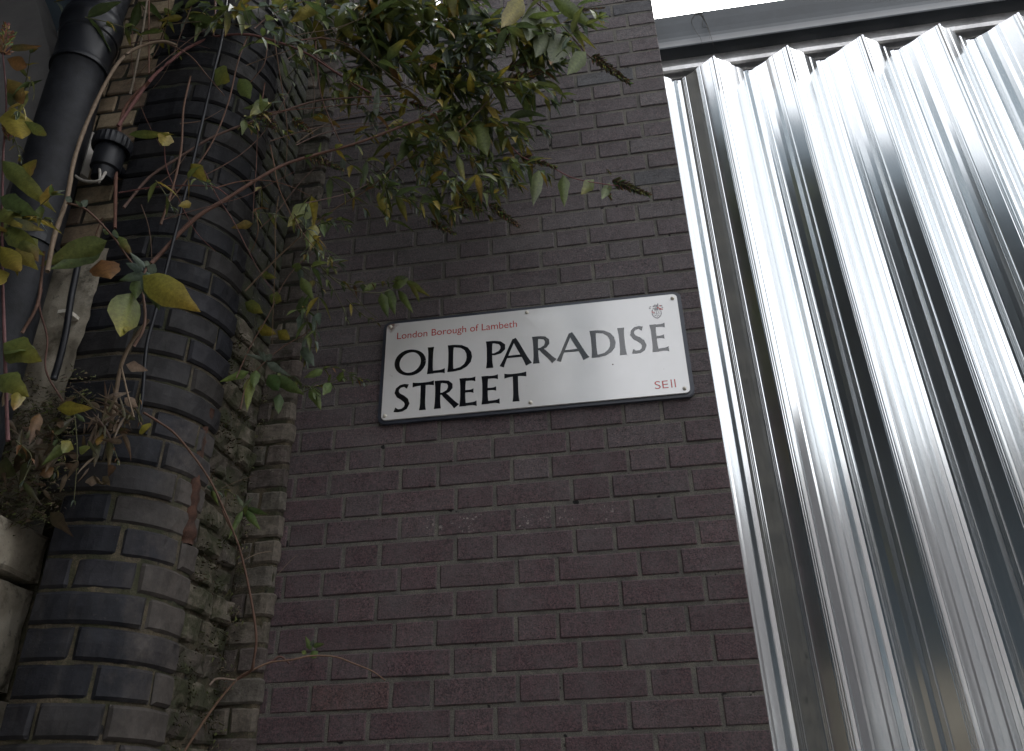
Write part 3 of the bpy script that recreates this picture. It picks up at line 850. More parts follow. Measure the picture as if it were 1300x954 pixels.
def fitting():
    c = at(138, 200, -.685); root = empty('round_fitting', c); tag(root, 'black round electrical fitting with a ribbed cap on the yellow bricks', 'electrical fitting')
    ax = Vector((.05, -.05, 1)).normalized()
    bm = bmesh.new(); lathe(bm, c, [(.02, -.085), (.030, -.08), (.033, -.05), (.040, -.045), (.042, .02), (.036, .03)], 28, ax); o = obj('body', bm, M['black'], root, True)
    o.modifiers.new('e', 'EDGE_SPLIT').split_angle = R(35)
    bm = bmesh.new(); n = 48; cc = c + ax * .028
    prof = [(.035, 0), (.052, -.004), (.055, .004), (.055, .03), (.050, .036), (.02, .04)]
    lathe(bm, cc, prof, n, ax)
    for i, v in enumerate(bm.verts):
        if 2 * n <= i < 4 * n and i % 2: v.co += (cc + ax * (v.co - cc).dot(ax) - v.co) * .05
    o = obj('ribbed_cap', bm, M['black'], root, True); o.modifiers.new('e', 'EDGE_SPLIT').split_angle = R(25)
    bm = bmesh.new(); tube(bm, catmull([c + Vector((0, .0, .0)), c + Vector((-.0, .04, 0)), c + Vector((0, .08, .0))], 4), .015, .015, 10); obj('mounting_arm', bm, M['black'], root, True)
    bm = bmesh.new(); tube(bm, catmull([at(*p) for p in ((95, 223, -.70), (104, 229, -.72), (118, 231, -.73), (128, 228, -.73), (134, 219, -.70))], 5), .004, .004, 8)
    tube(bm, catmull([at(*p) for p in ((126, 210, -.70), (127, 222, -.72), (126, 232, -.73))], 5), .004, .003, 8)
    tag(obj('pale_cable', bm, M['pale'], None, True), 'short pale loop of cable under the round black fitting', 'cable')
fitting()
def rusty():
    bm = bmesh.new(); pts = [(266, 520, -.435), (254, 560, -.435), (246, 610, -.435), (240, 655, -.43), (234, 692, -.43)]
    P = catmull([at(*p) for p in pts], 6)
    L = None
    for i in range(len(P) - 1):
        w = .009 + .006 * noise.noise(P[i] * 30); 
    tube(bm, P, .013, .021, 8, True, None, .5)
    for v in bm.verts: v.co += Vector((1, 1, 1)) * .003 * noise.noise(v.co * 70)
    tag(obj('rusty_strap', bm, M['rust'], None, True), 'rusty iron strap beside the rounded blue brick corner', 'iron strap')
rusty()

# ------------------------------------------------------------------ plants
GREEN = [(.088, .118, .032), (.108, .136, .038), (.068, .098, .032), (.095, .112, .030), (.058, .082, .032)]
YEL = [(.22, .17, .028), (.17, .15, .024), (.25, .185, .035)]
BRN = [(.13, .06, .022), (.16, .085, .03), (.09, .05, .025)]
SIL = [(.13, .155, .12), (.09, .12, .09)]
PALE = [(.12, .14, .085), (.10, .12, .06)]
TWIG = (.085, .042, .026); TAN = (.14, .10, .065); OLIVE = (.06, .06, .022)
prnd = random.Random(99)

def leaf(bm, L, base, d, side, length, width, droop=.3, fold=.25, col=(.08, .1, .03), tip=None, curl=0., twist=0.):
    d = d.normalized(); up = side.cross(d)
    if up.length < 1e-3: up = Vector((0, 0, 1))
    up.normalize(); side = d.cross(up).normalized()
    n = 8; p = base.copy(); rows = []; dirn = d.copy()
    tip = tip or col
    for i in range(n + 1):
        t = i / n
        w = width * .5 * (min(1, t / .22) ** .7 * (1 - max(0, (t - .3) / .7) ** 1.5) if 0 < t < 1 else 0)
        w *= 1 + .10 * math.sin(t * 37 + length * 900)
        cc = tuple(a + (b - a) * (t ** 1.6) for a, b in zip(col, tip))
        tw = twist * t; s2 = side * math.cos(tw) + up * math.sin(tw); u2 = up * math.cos(tw) - side * math.sin(tw)
        row = []
        for k, (m, f, cm) in enumerate(((-1, 1, .95), (-.5, .35, 1), (0, 0, 1.25), (.5, .35, 1), (1, 1, .95))):
            q = p + s2 * (w * m) + u2 * (fold * w * f)
            v = bm.verts.new(q); v[L] = (*[c * cm for c in cc], 1); row.append(v)
        rows.append(row)
        g = Vector((0, 0, -1)) * (droop / n) + u2 * (curl / n)
        dirn = (dirn + g).normalized(); side = (side - dirn * side.dot(dirn)).normalized(); up = side.cross(dirn).normalized()
        if up.dot(u2) < 0: up = -up
        p = p + dirn * (length / n)
    for i in range(n):
        for k in range(4):
            try: bm.faces.new((rows[i][k], rows[i][k + 1], rows[i + 1][k + 1], rows[i + 1][k]))
            except ValueError: pass

def leaf_px(bm, L, b, t, w, y0, y1, col, tip=None, **kw):
    """leaf from photo point b to photo point t, its width in photo pixels"""
    A, B = at(b[0], b[1], y0), at(t[0], t[1], y1); d = B - A; ln = d.length
    pxm = math.hypot(t[0] - b[0], t[1] - b[1]) / ln
    view = (A - CT).normalized(); side = d.cross(view).normalized()
    side = (side + view * prnd.uniform(-.35, .35)).normalized()
    kw.setdefault('droop', .0); kw.setdefault('fold', .3)
    leaf(bm, L, A, d, side, ln, w / pxm, col=col, tip=tip, **kw)

def pick(yellow=.12, brown=.05, silver=.06):
    g = prnd.random()
    if g < yellow: return prnd.choice(YEL), prnd.choice(YEL + BRN)
    if g < yellow + brown: return prnd.choice(BRN), prnd.choice(BRN)
    if g < yellow + brown + silver: return prnd.choice(SIL), prnd.choice(SIL)
    c = prnd.choice(GREEN); return c, (c if prnd.random() < .75 else prnd.choice(YEL))

def leafy(bm, L, pts, step, ln, yellow=.12, start=.15, droop=.9, wf=.30, brown=.05, silver=.06, dens=1.):
    """opposite leaf pairs along a path"""
    acc = 0; tot = sum((pts[i + 1] - pts[i]).length for i in range(len(pts) - 1)); s = 0; nxt = tot * start; rot = prnd.random() * 6
    for i in range(len(pts) - 1):
        seg = pts[i + 1] - pts[i]; l = seg.length
        while nxt < s + l:
            p = pts[i] + seg * ((nxt - s) / l); t = seg.normalized()
            a = t.cross(Vector((0, 0, 1)));
            if a.length < .1: a = Vector((1, 0, 0))
            a.normalize(); b = t.cross(a); rot += math.pi / 2 + prnd.uniform(-.3, .3)
            f = nxt / tot; size = ln * (1.05 - .55 * f) * prnd.uniform(.65, 1.2)
            for sgn in (0, math.pi):
                if prnd.random() > dens: continue
                o = a * math.cos(rot + sgn) + b * math.sin(rot + sgn)
                d = (o * .9 + t * prnd.uniform(.4, 1.1) + Vector((0, 0, -.25))).normalized()
                c, tp = pick(yellow, brown, silver)
                sd_ = d.cross(Vector((prnd.uniform(-.4, .4), prnd.uniform(-.6, .1), 1))).normalized()
                leaf(bm, L, p, d, sd_, size, size * wf * prnd.uniform(.75, 1.15), droop * prnd.uniform(.4, 1.5), prnd.uniform(.1, .55), c, tp, prnd.uniform(-.3, .3), prnd.uniform(-.5, .5))
            nxt += step * prnd.uniform(.7, 1.35)
        s += l
    # tip tuft
    for k in range(4):
        c, tp = pick(yellow * .5, 0, .4)
        d = ((pts[-1] - pts[-2]).normalized() + Vector((prnd.uniform(-.6, .6), prnd.uniform(-.6, .6), prnd.uniform(-.6, .4)))).normalized()
        leaf(bm, L, pts[-1], d, d.cross(Vector((.1, -.3, 1))).normalized(), ln * prnd.uniform(.3, .55), ln * .13, .5, .4, c, tp)

def spike(a, b, r, parent, col=(.055, .042, .02)):
    r *= 1.7
    """dry flower spike: a tapering core crowded with small seed capsules"""
    bm = bmesh.new(); L = tint_layer(bm); d = b - a; n = int(190 * d.length / .1)
    tube(bm, catmull([a, a.lerp(b, .5) + Vector((0, 0, .004)), b], 5), r * .22, r * .1, 6, True, (.09, .055, .03))
    ax = d.normalized(); u = ax.cross(Vector((0, .3, 1))).normalized(); v = ax.cross(u)
    for k in range(n):
        t = prnd.random() ** .9; th = prnd.random() * 6.28; rr = r * (1 - .65 * t) * prnd.uniform(.5, 1.1)
        o = u * math.cos(th) + v * math.sin(th); p = a + d * t
        c = tuple(x * prnd.uniform(.5, 1.9) for x in (col if prnd.random() < .75 else (.13, .12, .04)))
        tube(bm, [p + o * r * .15, p + (o * .75 + ax * .5) * rr * .7, p + (o * .8 + ax * .7) * rr * 1.1], r * .13, r * .05, 4, True, c)
    obj('flower_spike', bm, M['spike'], parent)

def P3(pts, y0, y1):
    n = len(pts) - 1
    return [at(x, y, y0 + (y1 - y0) * i / n) for i, (x, y) in enumerate(pts)]

def bush():
    root = empty('buddleia_bush', at(250, 280, -.6)); tag(root, 'large sprawling buddleia with seed spikes hanging across the top of the brick wall', 'shrub')
    sb = bmesh.new(); tint_layer(sb); lb = bmesh.new(); L = tint_layer(lb)
    def br(pts, y0, y1, r0, r1, col=TWIG, lf=None):
        C = catmull(P3(pts, y0, y1), 6); tube(sb, C, r0, r1, 7, True, tuple(c * prnd.uniform(.8, 1.2) for c in col), .25)
        if lf: leafy(lb, L, C, **lf)
        return C
    br([(192, 335), (245, 280), (289, 252), (330, 226), (362, 209), (400, 197), (450, 183), (499, 165), (562, 140)], -.66, -.42, .0062, .0035, TWIG, dict(step=.05, ln=.075, start=.55))
    br([(157, 264), (189, 226), (226, 201), (267, 176), (308, 159), (355, 143), (400, 129), (450, 124), (505, 122)], -.70, -.45, .0042, .0025)
    br([(150, 160), (189, 104), (220, 75), (239, 61), (273, 47), (311, 44), (340, 50), (385, 66), (429, 94), (470, 118)], -.72, -.45, .0055, .003)
    br([(146, 290), (148, 210), (157, 141), (189, 104)], -.66, -.70, .005, .0055, (.10, .045, .03))
    br([(242, 97), (233, 138), (230, 189), (220, 236), (204, 285)], -.70, -.70, .0028, .0036, TWIG)
    br([(314, 47), (302, 79), (290, 130), (270, 180), (239, 226), (210, 262)], -.64, -.68, .0022, .0022)
    br([(189, -10), (189, 40), (189, 94)], -.66, -.67, .003, .003); br([(273, -10), (273, 22), (271, 46)], -.66, -.66, .0035, .003)
    br([(188, -10), (181, 40), (172, 90), (165, 120)], -.69, -.68, .004, .0035, TAN)
    br([(340, 50), (336, 80), (322, 100), (310, 112)], -.58, -.58, .0022, .0016)
    br([(151, 245), (204, 237), (267, 237), (289, 248)], -.70, -.66, .0022, .0016, TWIG)
    br([(401, 50), (401, 59), (407, 118), (421, 157), (432, 181)], -.50, -.45, .0028, .0018)
    br([(350, 58), (401, 49), (440, 59), (480, 85), (507, 104), (550, 130)], -.50, -.40, .003, .0018)
    br([(381, 55), (429, 94), (480, 134), (507, 157)], -.48, -.42, .0022, .0014)
    br([(330, 290), (350, 271), (381, 232), (401, 212)], -.48, -.46, .0016, .0012)
    br([(311, 370), (360, 320), (417, 271), (468, 240), (507, 208), (570, 177), (605, 145), (633, 110)], -.42, -.30, .0022, .0022, TWIG, dict(step=.05, ln=.07, start=.4))
    br([(600, 120), (621, 141), (635, 160), (641, 177)], -.30, -.26, .0022, .0016)
    br([(641, 177), (664, 200), (692, 208), (727, 226), (767, 234), (786, 236)], -.26, -.20, .0022, .0012, (.17, .08, .06))
    br([(640, -20), (676, 0), (712, 31), (743, 67), (757, 78)], -.30, -.22, .0035, .0018, (.08, .05, .03))
    br([(712, 31), (739, 16), (767, 11)], -.26, -.22, .0016, .001, (.08, .05, .03))
    br([(570, 150), (600, 200), (625, 250), (640, 268)], -.34, -.26, .0022, .0012, OLIVE, dict(step=.03, ln=.05, start=.1))
    br([(500, 160), (540, 205), (570, 240), (600, 262)], -.36, -.28, .0022, .0012, OLIVE, dict(step=.03, ln=.055, start=.1, silver=.15))
    br([(470, 215), (500, 240), (530, 265), (560, 290)], -.38, -.30, .002, .001, OLIVE, dict(step=.03, ln=.05, start=.1, silver=.15))
    for k in range(34):           # tangle of thin bare stems
        x0, y0 = prnd.uniform(130, 400), prnd.uniform(-20, 280); a = prnd.choice([prnd.uniform(-.7, -.1), prnd.uniform(1.1, 2.0)]); l = prnd.uniform(60, 190)
        c = prnd.uniform(-.9, .9); q = []
        for i in range(6):
            q.append((x0, y0)); x0 += math.cos(a) * l / 5; y0 += math.sin(a) * l / 5; a += c / 5 + prnd.uniform(-.12, .12)
        yy = -.68 + .1 * max(0, (q[0][0] - 220) / 180)
        br(q, yy, yy + .05 + .06 * (q[-1][0] > 330), prnd.uniform(.0012, .0022), .0007)
    # leaf masses: centre, spread in px, number of shoots, depth, leaf length, yellow share
    for (cx, cy, sx, sy, n, y, ln, yl) in ((540, 95, 60, 42, 28, -.34, .085, .08), (600, 60, 50, 40, 24, -.30, .085, .06), (480, 50, 45, 40, 26, -.40, .09, .16), (650, 50, 50, 34, 22, -.28, .085, .06),
                                      (590, 165, 42, 28, 20, -.30, .075, .12), (530, 185, 40, 26, 16, -.34, .06, .10), (645, 195, 34, 28, 14, -.26, .06, .10), (575, 250, 60, 24, 20, -.30, .055, .16),
                                      (490, 10, 60, 22, 30, -.40, .10, .12), (560, 15, 45, 22, 16, -.34, .09, .08), (715, 28, 30, 22, 10, -.25, .07, .04), (425, 22, 36, 20, 10, -.46, .08, .25), (250, 15, 55, 18, 14, -.62, .075, .15),
                                      (470, 120, 34, 30, 9, -.40, .06, .1), (340, 150, 22, 20, 6, -.60, .045, .25), (405, 290, 26, 22, 7, -.44, .05, .2), (412, 345, 22, 26, 4, -.40, .05, .1), (650, 120, 34, 30, 14, -.28, .07, .05), (350, 10, 50, 14, 7, -.56, .07, .1), (440, 90, 40, 30, 8, -.42, .06, .12), (500, 250, 44, 26, 10, -.34, .05, .14), (445, 215, 36, 26, 6, -.40, .05, .15), (300, 30, 60, 20, 7, -.62, .06, .15), (150, 20, 40, 16, 4, -.68, .06, .2), (380, 300, 30, 34, 6, -.44, .05, .15), (390, 400, 26, 40, 6, -.38, .05, .15), (340, 300, 40, 30, 4, -.5, .045, .2), (230, 240, 50, 40, 4, -.68, .04, .3), (215, 60, 30, 26, 3, -.68, .05, .2), (395, 60, 30, 30, 6, -.5, .065, .15), (720, 90, 22, 30, 3, -.24, .06, .05), (25, 300, 22, 40, 6, -.88, .055, .3), (20, 120, 16, 40, 3, -.9, .045, .5)):
        for k in range(int(n * .68)):
            px = cx + prnd.gauss(0, .72) * sx; py = cy + prnd.gauss(0, .72) * sy; yy = y + prnd.uniform(-.08, .08)
            a = at(px, py, yy); l = prnd.uniform(.08, .17)
            d = Vector((prnd.uniform(-.25, 1), prnd.uniform(-.5, .4), prnd.uniform(-.8, .35))).normalized()
            ln_ = ln * 1.65; C = catmull([a - d * l * .5, a, a + d * l * .4 + Vector((0, 0, -.01))], 4)
            tube(sb, C, .0017, .0009, 5, True, OLIVE)
            leafy(lb, L, C, .05, ln_, yl, .05, wf=.27, silver=.09, brown=.02)
    for b, t, w, y, c, tp in (((664, -2), (633, 41), 20, -.34, YEL[1], YEL[0]), ((683, 8), (664, 65), 21, -.32, PALE[0], PALE[1]), ((701, 24), (678, 77), 22, -.30, PALE[1], PALE[1]), ((720, 42), (695, 88), 24, -.28, PALE[1], PALE[1]),
                        ((744, 66), (718, 97), 17, -.27, GREEN[0], GREEN[1]), ((408, 4), (367, 28), 17, -.48, YEL[1], YEL[0]), ((430, 10), (446, 50), 16, -.45, GREEN[1], YEL[1]), ((480, 12), (536, 48), 26, -.42, GREEN[1], GREEN[0]),
                        ((684, 216), (677, 261), 13, -.24, GREEN[1], PALE[1]), ((715, 222), (716, 261), 11, -.22, GREEN[0], GREEN[1]), ((754, 228), (737, 248), 12, -.21, GREEN[1], YEL[1]), ((774, 232), (763, 257), 9, -.20, GREEN[0], GREEN[1]),
                        ((603, 150), (620, 205), 19, -.28, GREEN[1], GREEN[1]), ((586, 160), (607, 190), 12, -.28, YEL[2], GREEN[1]), ((563, 192), (551, 209), 14, -.28, YEL[2], YEL[0]), ((546, 208), (564, 229), 6, -.30, PALE[0], YEL[0]),
                        ((480, 244), (495, 276), 9, -.38, YEL[1], YEL[0]), ((393, 258), (365, 288), 22, -.46, GREEN[1], YEL[1]), ((400, 285), (392, 312), 12, -.46, YEL[1], GREEN[1]), ((524, 176), (505, 205), 13, -.34, GREEN[2], GREEN[0]),
                        ((163, 171), (217, 172), 9, -.70, GREEN[0], YEL[1]), ((214, 168), (204, 190), 13, -.70, YEL[2], YEL[1]), ((242, 208), (261, 230), 10, -.68, YEL[1], YEL[0]), ((243, 258), (226, 262), 11, -.68, YEL[2], YEL[0]),
                        ((270, 90), (292, 104), 15, -.66, GREEN[1], YEL[1]), ((303, 100), (320, 128), 12, -.64, GREEN[0], GREEN[1]), ((345, 133), (308, 138), 13, -.62, GREEN[1], GREEN[0]), ((340, 125), (316, 150), 14, -.62, GREEN[2], YEL[1]),
                        ((321, 284), (293, 290), 13, -.52, (.16, .12, .03), (.13, .08, .02)), ((236, 20), (290, 38), 13, -.64, GREEN[2], GREEN[0]), ((232, 22), (200, 28), 10, -.66, YEL[1], YEL[0]), ((700, -5), (760, 40), 14, -.26, GREEN[0], GREEN[1]), ((528, 258), (500, 250), 5, -.3, YEL[0], YEL[1]),
                        ((668, 205), (690, 200), 9, -.24, SIL[0], GREEN[0]), ((512, 152), (490, 162), 7, -.36, YEL[1], YEL[0]), ((497, 95), (512, 104), 7, -.36, (.3, .17, .03), YEL[0]), ((545, 45), (560, 62), 6, -.36, SIL[0], SIL[1]), ((600, 92), (632, 108), 9, -.3, SIL[0], SIL[1]), ((585, 112), (630, 122), 8, -.3, SIL[1], SIL[0])):
        leaf_px(lb, L, b, t, w * 0.92, y, y - .02, c, tp, curl=prnd.uniform(-.3, .3))
    obj('stems', sb, M['stem'], root, True); obj('foliage', lb, M['leaf'], root, True)
    for a, b, r, y in (((640, 108), (686, 90), .020, -.27), ((645, 88), (668, 78), .014, -.27), ((622, 56), (662, 42), .013, -.29), ((662, 199), (706, 213), .012, -.24), ((778, 230), (825, 248), .014, -.20), ((770, 236), (776, 254), .008, -.20),
                    ((752, 72), (801, 107), .015, -.22), ((575, 254), (612, 268), .014, -.28), ((622, 260), (659, 288), .013, -.26), ((548, 282), (577, 297), .011, -.30), ((734, 14), (768, 10), .006, -.22), ((500, 70), (530, 82), .012, -.36), ((330, 140), (352, 165), .016, -.60), ((372, 152), (395, 168), .012, -.52), ((560, 92), (585, 84), .014, -.32), ((770, 215), (776, 222), .005, -.2), ((520, 130), (545, 140), .012, -.34), ((395, 200), (436, 216), .012, -.44)):
        spike(at(*a, y), at(*b, y), r, root)
bush()

def plant(name, label, cat, basepx, y, stems, leaves, spikes=(), shoots=()):
    root = empty(name, at(*basepx, y)); tag(root, label, cat)
    sb = bmesh.new(); tint_layer(sb); lb = bmesh.new(); L = tint_layer(lb)
    for pts, y0, y1, r0, r1, col in stems:
        tube(sb, catmull(P3(pts, y0, y1), 6), r0, r1, 7, True, col, .2)
    for b, t, w, yy, c, tp in leaves:
        leaf_px(lb, L, b, t, w * 0.92, yy, yy - .025, c, tp, curl=prnd.uniform(-.5, .5), twist=prnd.uniform(-.4, .4))
    for pts, y0, y1, kw in shoots:
        C = catmull(P3(pts, y0, y1), 6); tube(sb, C, .0016, .0009, 5, True, OLIVE); leafy(lb, L, C, **kw)
    if name == 'broadleaf_shrub':      # dead grass and straw caught round the foot of the stem
        for k in range(70):
            bx, by = 140 + prnd.gauss(0, 16), 540 + prnd.gauss(0, 12); a = prnd.uniform(-2.8, -.2) if k % 3 else prnd.uniform(.3, 2.8); l = prnd.uniform(14, 42)
            leaf_px(lb, L, (bx, by), (bx + math.cos(a) * l, by + math.sin(a) * l), prnd.uniform(1.5, 4), -.715 + prnd.uniform(-.03, .03), -.72 + prnd.uniform(-.03, .03), prnd.choice([(.16, .12, .08), (.09, .06, .035), (.07, .07, .03), (.05, .03, .02)]), prnd.choice([(.16, .12, .08), (.09, .05, .03)]), droop=prnd.uniform(0, .8), curl=prnd.uniform(-.8, .8))
        for k in range(60):
            bx, by = 60 + prnd.gauss(0, 34), 570 + prnd.gauss(0, 28); a = prnd.uniform(-3.1, 3.1); l = prnd.uniform(10, 30)
            leaf_px(lb, L, (bx, by), (bx + math.cos(a) * l, by + math.sin(a) * l), prnd.uniform(2, 8), -.74 + prnd.uniform(-.04, .04), -.75 + prnd.uniform(-.04, .04), prnd.choice([(.08, .05, .03), (.05, .04, .02), (.05, .06, .02), (.12, .09, .06)]), prnd.choice([(.10, .07, .04), (.05, .03, .02)]), droop=prnd.uniform(0, .8), curl=prnd.uniform(-1.2, 1.2), twist=prnd.uniform(-1, 1))
    obj('stems', sb, M['stem'], root, True); obj('foliage', lb, M['leaf'], root, True)
    for a, b, r, yy in spikes: spike(at(*a, yy), at(*b, yy), r, root, (.10, .05, .025))

plant('buddleia_sapling', 'autumn sapling with yellow and brown leaves at the left edge in front of the drainpipe', 'sapling', (8, 400), -.95,
      [([(10, 560), (6, 440), (3, 330), (4, 204), (8, 130), (3, 60)], -.95, -.95, .004, .002, (.08, .03, .03)), ([(28, 423), (47, 388), (53, 350), (56, 320)], -.85, -.85, .004, .003, TWIG), ([(4, 300), (18, 270), (30, 262)], -.95, -.95, .002, .001, OLIVE)],
      [((9, 75), (47, 91), 10, -.95, BRN[1], BRN[0]), ((9, 100), (43, 146), 11, -.95, (.16, .12, .03), BRN[0]), ((17, 136), (29, 194), 20, -.95, YEL[1], YEL[2]), ((31, 154), (80, 187), 8, -.95, GREEN[1], YEL[1]), ((3, 204), (51, 250), 14, -.96, GREEN[1], YEL[1]),
       ((28, 210), (55, 222), 14, -.94, YEL[1], BRN[1]), ((0, 313), (40, 361), 15, -.97, YEL[1], (.2, .13, .03)), ((20, 315), (45, 340), 10, -.95, (.2, .16, .05), YEL[1]), ((-6, 340), (5, 378), 14, -.97, YEL[1], YEL[2]),
       ((4, 436), (41, 452), 22, -.96, GREEN[1], YEL[1]), ((22, 432), (28, 460), 20, -.94, GREEN[0], GREEN[1]), ((0, 476), (26, 497), 16, -.97, GREEN[1], YEL[1]), ((26, 496), (17, 522), 11, -.97, YEL[1], BRN[1]), ((10, 62), (48, 60), 6, -.94, OLIVE, BRN[0]),
       ((10, 280), (50, 292), 9, -.96, SIL[1], YEL[2]), ((4, 290), (40, 318), 16, -.95, GREEN[1], YEL[1]), ((0, 250), (36, 268), 13, -.96, GREEN[2], GREEN[0]), ((2, 262), (28, 290), 14, -.95, GREEN[1], YEL[2]), ((30, 300), (42, 322), 11, -.95, GREEN[1], BRN[1]), ((8, 118), (24, 128), 10, -.95, GREEN[2], BRN[2])],
      [((4, 68), (8, 32), .016, -.95), ((2, 60), (18, 42), .012, -.95), ((12, 178), (4, 160), .008, -.95)],
      [([(8, 300), (20, 286), (34, 282)], -.95, -.93, dict(step=.03, ln=.05, yellow=.3, silver=.3)), ([(4, 150), (16, 170), (26, 200)], -.95, -.93, dict(step=.03, ln=.04, yellow=.3))])

plant('curved_stem_vine', 'long tan creeper stem arching up in front of the drainpipe and onto the pier', 'creeper', (69, 300), -.85,
      [([(60, 345), (69, 300), (85, 252), (94, 204), (110, 157), (135, 104), (157, 72), (182, 58), (207, 53), (225, 58)], -.86, -.72, .0062, .0045, TAN), ([(85, 258), (110, 267), (142, 299), (160, 324), (172, 340)], -.84, -.78, .0028, .0022, TWIG), ([(207, 53), (240, 70), (262, 95), (285, 122)], -.72, -.66, .0022, .0014, TWIG)],
      [((85, 257), (90, 249), 5, -.84, SIL[0], SIL[1]), ((103, 262), (112, 254), 5, -.84, SIL[0], SIL[1]), ((105, 263), (96, 256), 5, -.84, SIL[1], GREEN[0]), ((138, 298), (128, 290), 6, -.80, GREEN[0], SIL[0]), ((142, 300), (155, 292), 7, -.80, SIL[1], GREEN[0])])

plant('broadleaf_shrub', 'big leaved seedling with silvery crown and spotted yellow leaves growing from the ledge', 'shrub', (150, 530), -.72,
      [([(139, 546), (142, 533), (147, 500), (154, 464), (167, 435), (189, 406)], -.70, -.76, .0052, .0045, TAN), ([(170, 440), (182, 418), (184, 395), (180, 360), (186, 340)], -.76, -.78, .0035, .003, (.12, .07, .05)), ([(154, 466), (162, 500), (170, 530)], -.75, -.74, .0025, .0018, TAN),
       ([(182, 524), (200, 535), (220, 549), (240, 572), (266, 609), (286, 651), (302, 690)], -.70, -.52, .003, .002, TWIG), ([(53, 365), (50, 390), (60, 430), (58, 470), (80, 510)], -.72, -.72, .003, .002, (.07, .03, .02))],
      [((136, 306), (50, 338), 36, -.82, GREEN[1], (.12, .12, .03)), ((130, 318), (62, 345), 24, -.80, GREEN[2], GREEN[0]), ((181, 350), (250, 392), 30, -.82, (.20, .19, .035), (.26, .17, .03)), ((168, 372), (145, 436), 38, -.80, GREEN[1], (.24, .21, .03)), ((160, 385), (157, 430), 22, -.79, (.2, .18, .03), YEL[1]),
       ((184, 348), (150, 355), 16, -.80, SIL[1], GREEN[2]), ((186, 345), (200, 385), 16, -.80, (.07, .10, .07), GREEN[2]), ((182, 344), (158, 332), 14, -.81, (.08, .11, .09), SIL[1]), ((184, 340), (164, 320), 9, -.82, SIL[1], SIL[0]), ((186, 338), (206, 348), 7, -.83, SIL[0], SIL[1]), ((184, 338), (192, 330), 5, -.83, SIL[0], SIL[0]), ((176, 352), (172, 378), 12, -.79, GREEN[2], GREEN[0]),
       ((190, 360), (215, 385), 12, -.79, (.07, .10, .07), GREEN[2]), ((128, 330), (140, 352), 20, -.78, BRN[0], BRN[1]), ((150, 300), (165, 320), 6, -.8, GREEN[0], BRN[0]), ((72, 519), (112, 519), 13, -.76, (.22, .2, .03), YEL[2]), ((50, 525), (39, 560), 12, -.75, BRN[1], (.16, .1, .07)), ((108, 536), (90, 520), 6, -.74, GREEN[2], SIL[1]),
       ((160, 463), (184, 470), 8, -.72, (.32, .24, .18), (.28, .2, .15)), ((158, 505), (176, 518), 7, -.72, (.32, .24, .18), (.28, .2, .15)), ((135, 505), (160, 500), 5, -.72, (.3, .24, .19), (.3, .24, .19)), ((85, 563), (56, 592), 14, -.76, GREEN[1], GREEN[0]), ((100, 568), (122, 578), 8, -.76, GREEN[1], YEL[1]), ((90, 560), (80, 575), 12, -.76, YEL[1], GREEN[1]), ((56, 592), (66, 612), 9, -.75, BRN[1], (.2, .14, .1)), ((180, 540), (190, 550), 9, -.7, (.22, .2, .03), YEL[0]), ((130, 548), (122, 570), 8, -.7, (.3, .2, .03), BRN[1])],
      (), [([(91, 508), (96, 540), (98, 580), (94, 635)], -.76, -.74, dict(step=.09, ln=.035, dens=.5)), ([(120, 545), (140, 560), (150, 585)], -.70, -.70, dict(step=.03, ln=.03, brown=.4)), ([(178, 500), (176, 530), (182, 545)], -.7, -.7, dict(step=.04, ln=.02, brown=.4)), ([(60, 540), (80, 570), (70, 600)], -.72, -.72, dict(step=.04, ln=.04, brown=.5)), ([(20, 560), (40, 580), (30, 610)], -.8, -.8, dict(step=.05, ln=.04, brown=.6))])

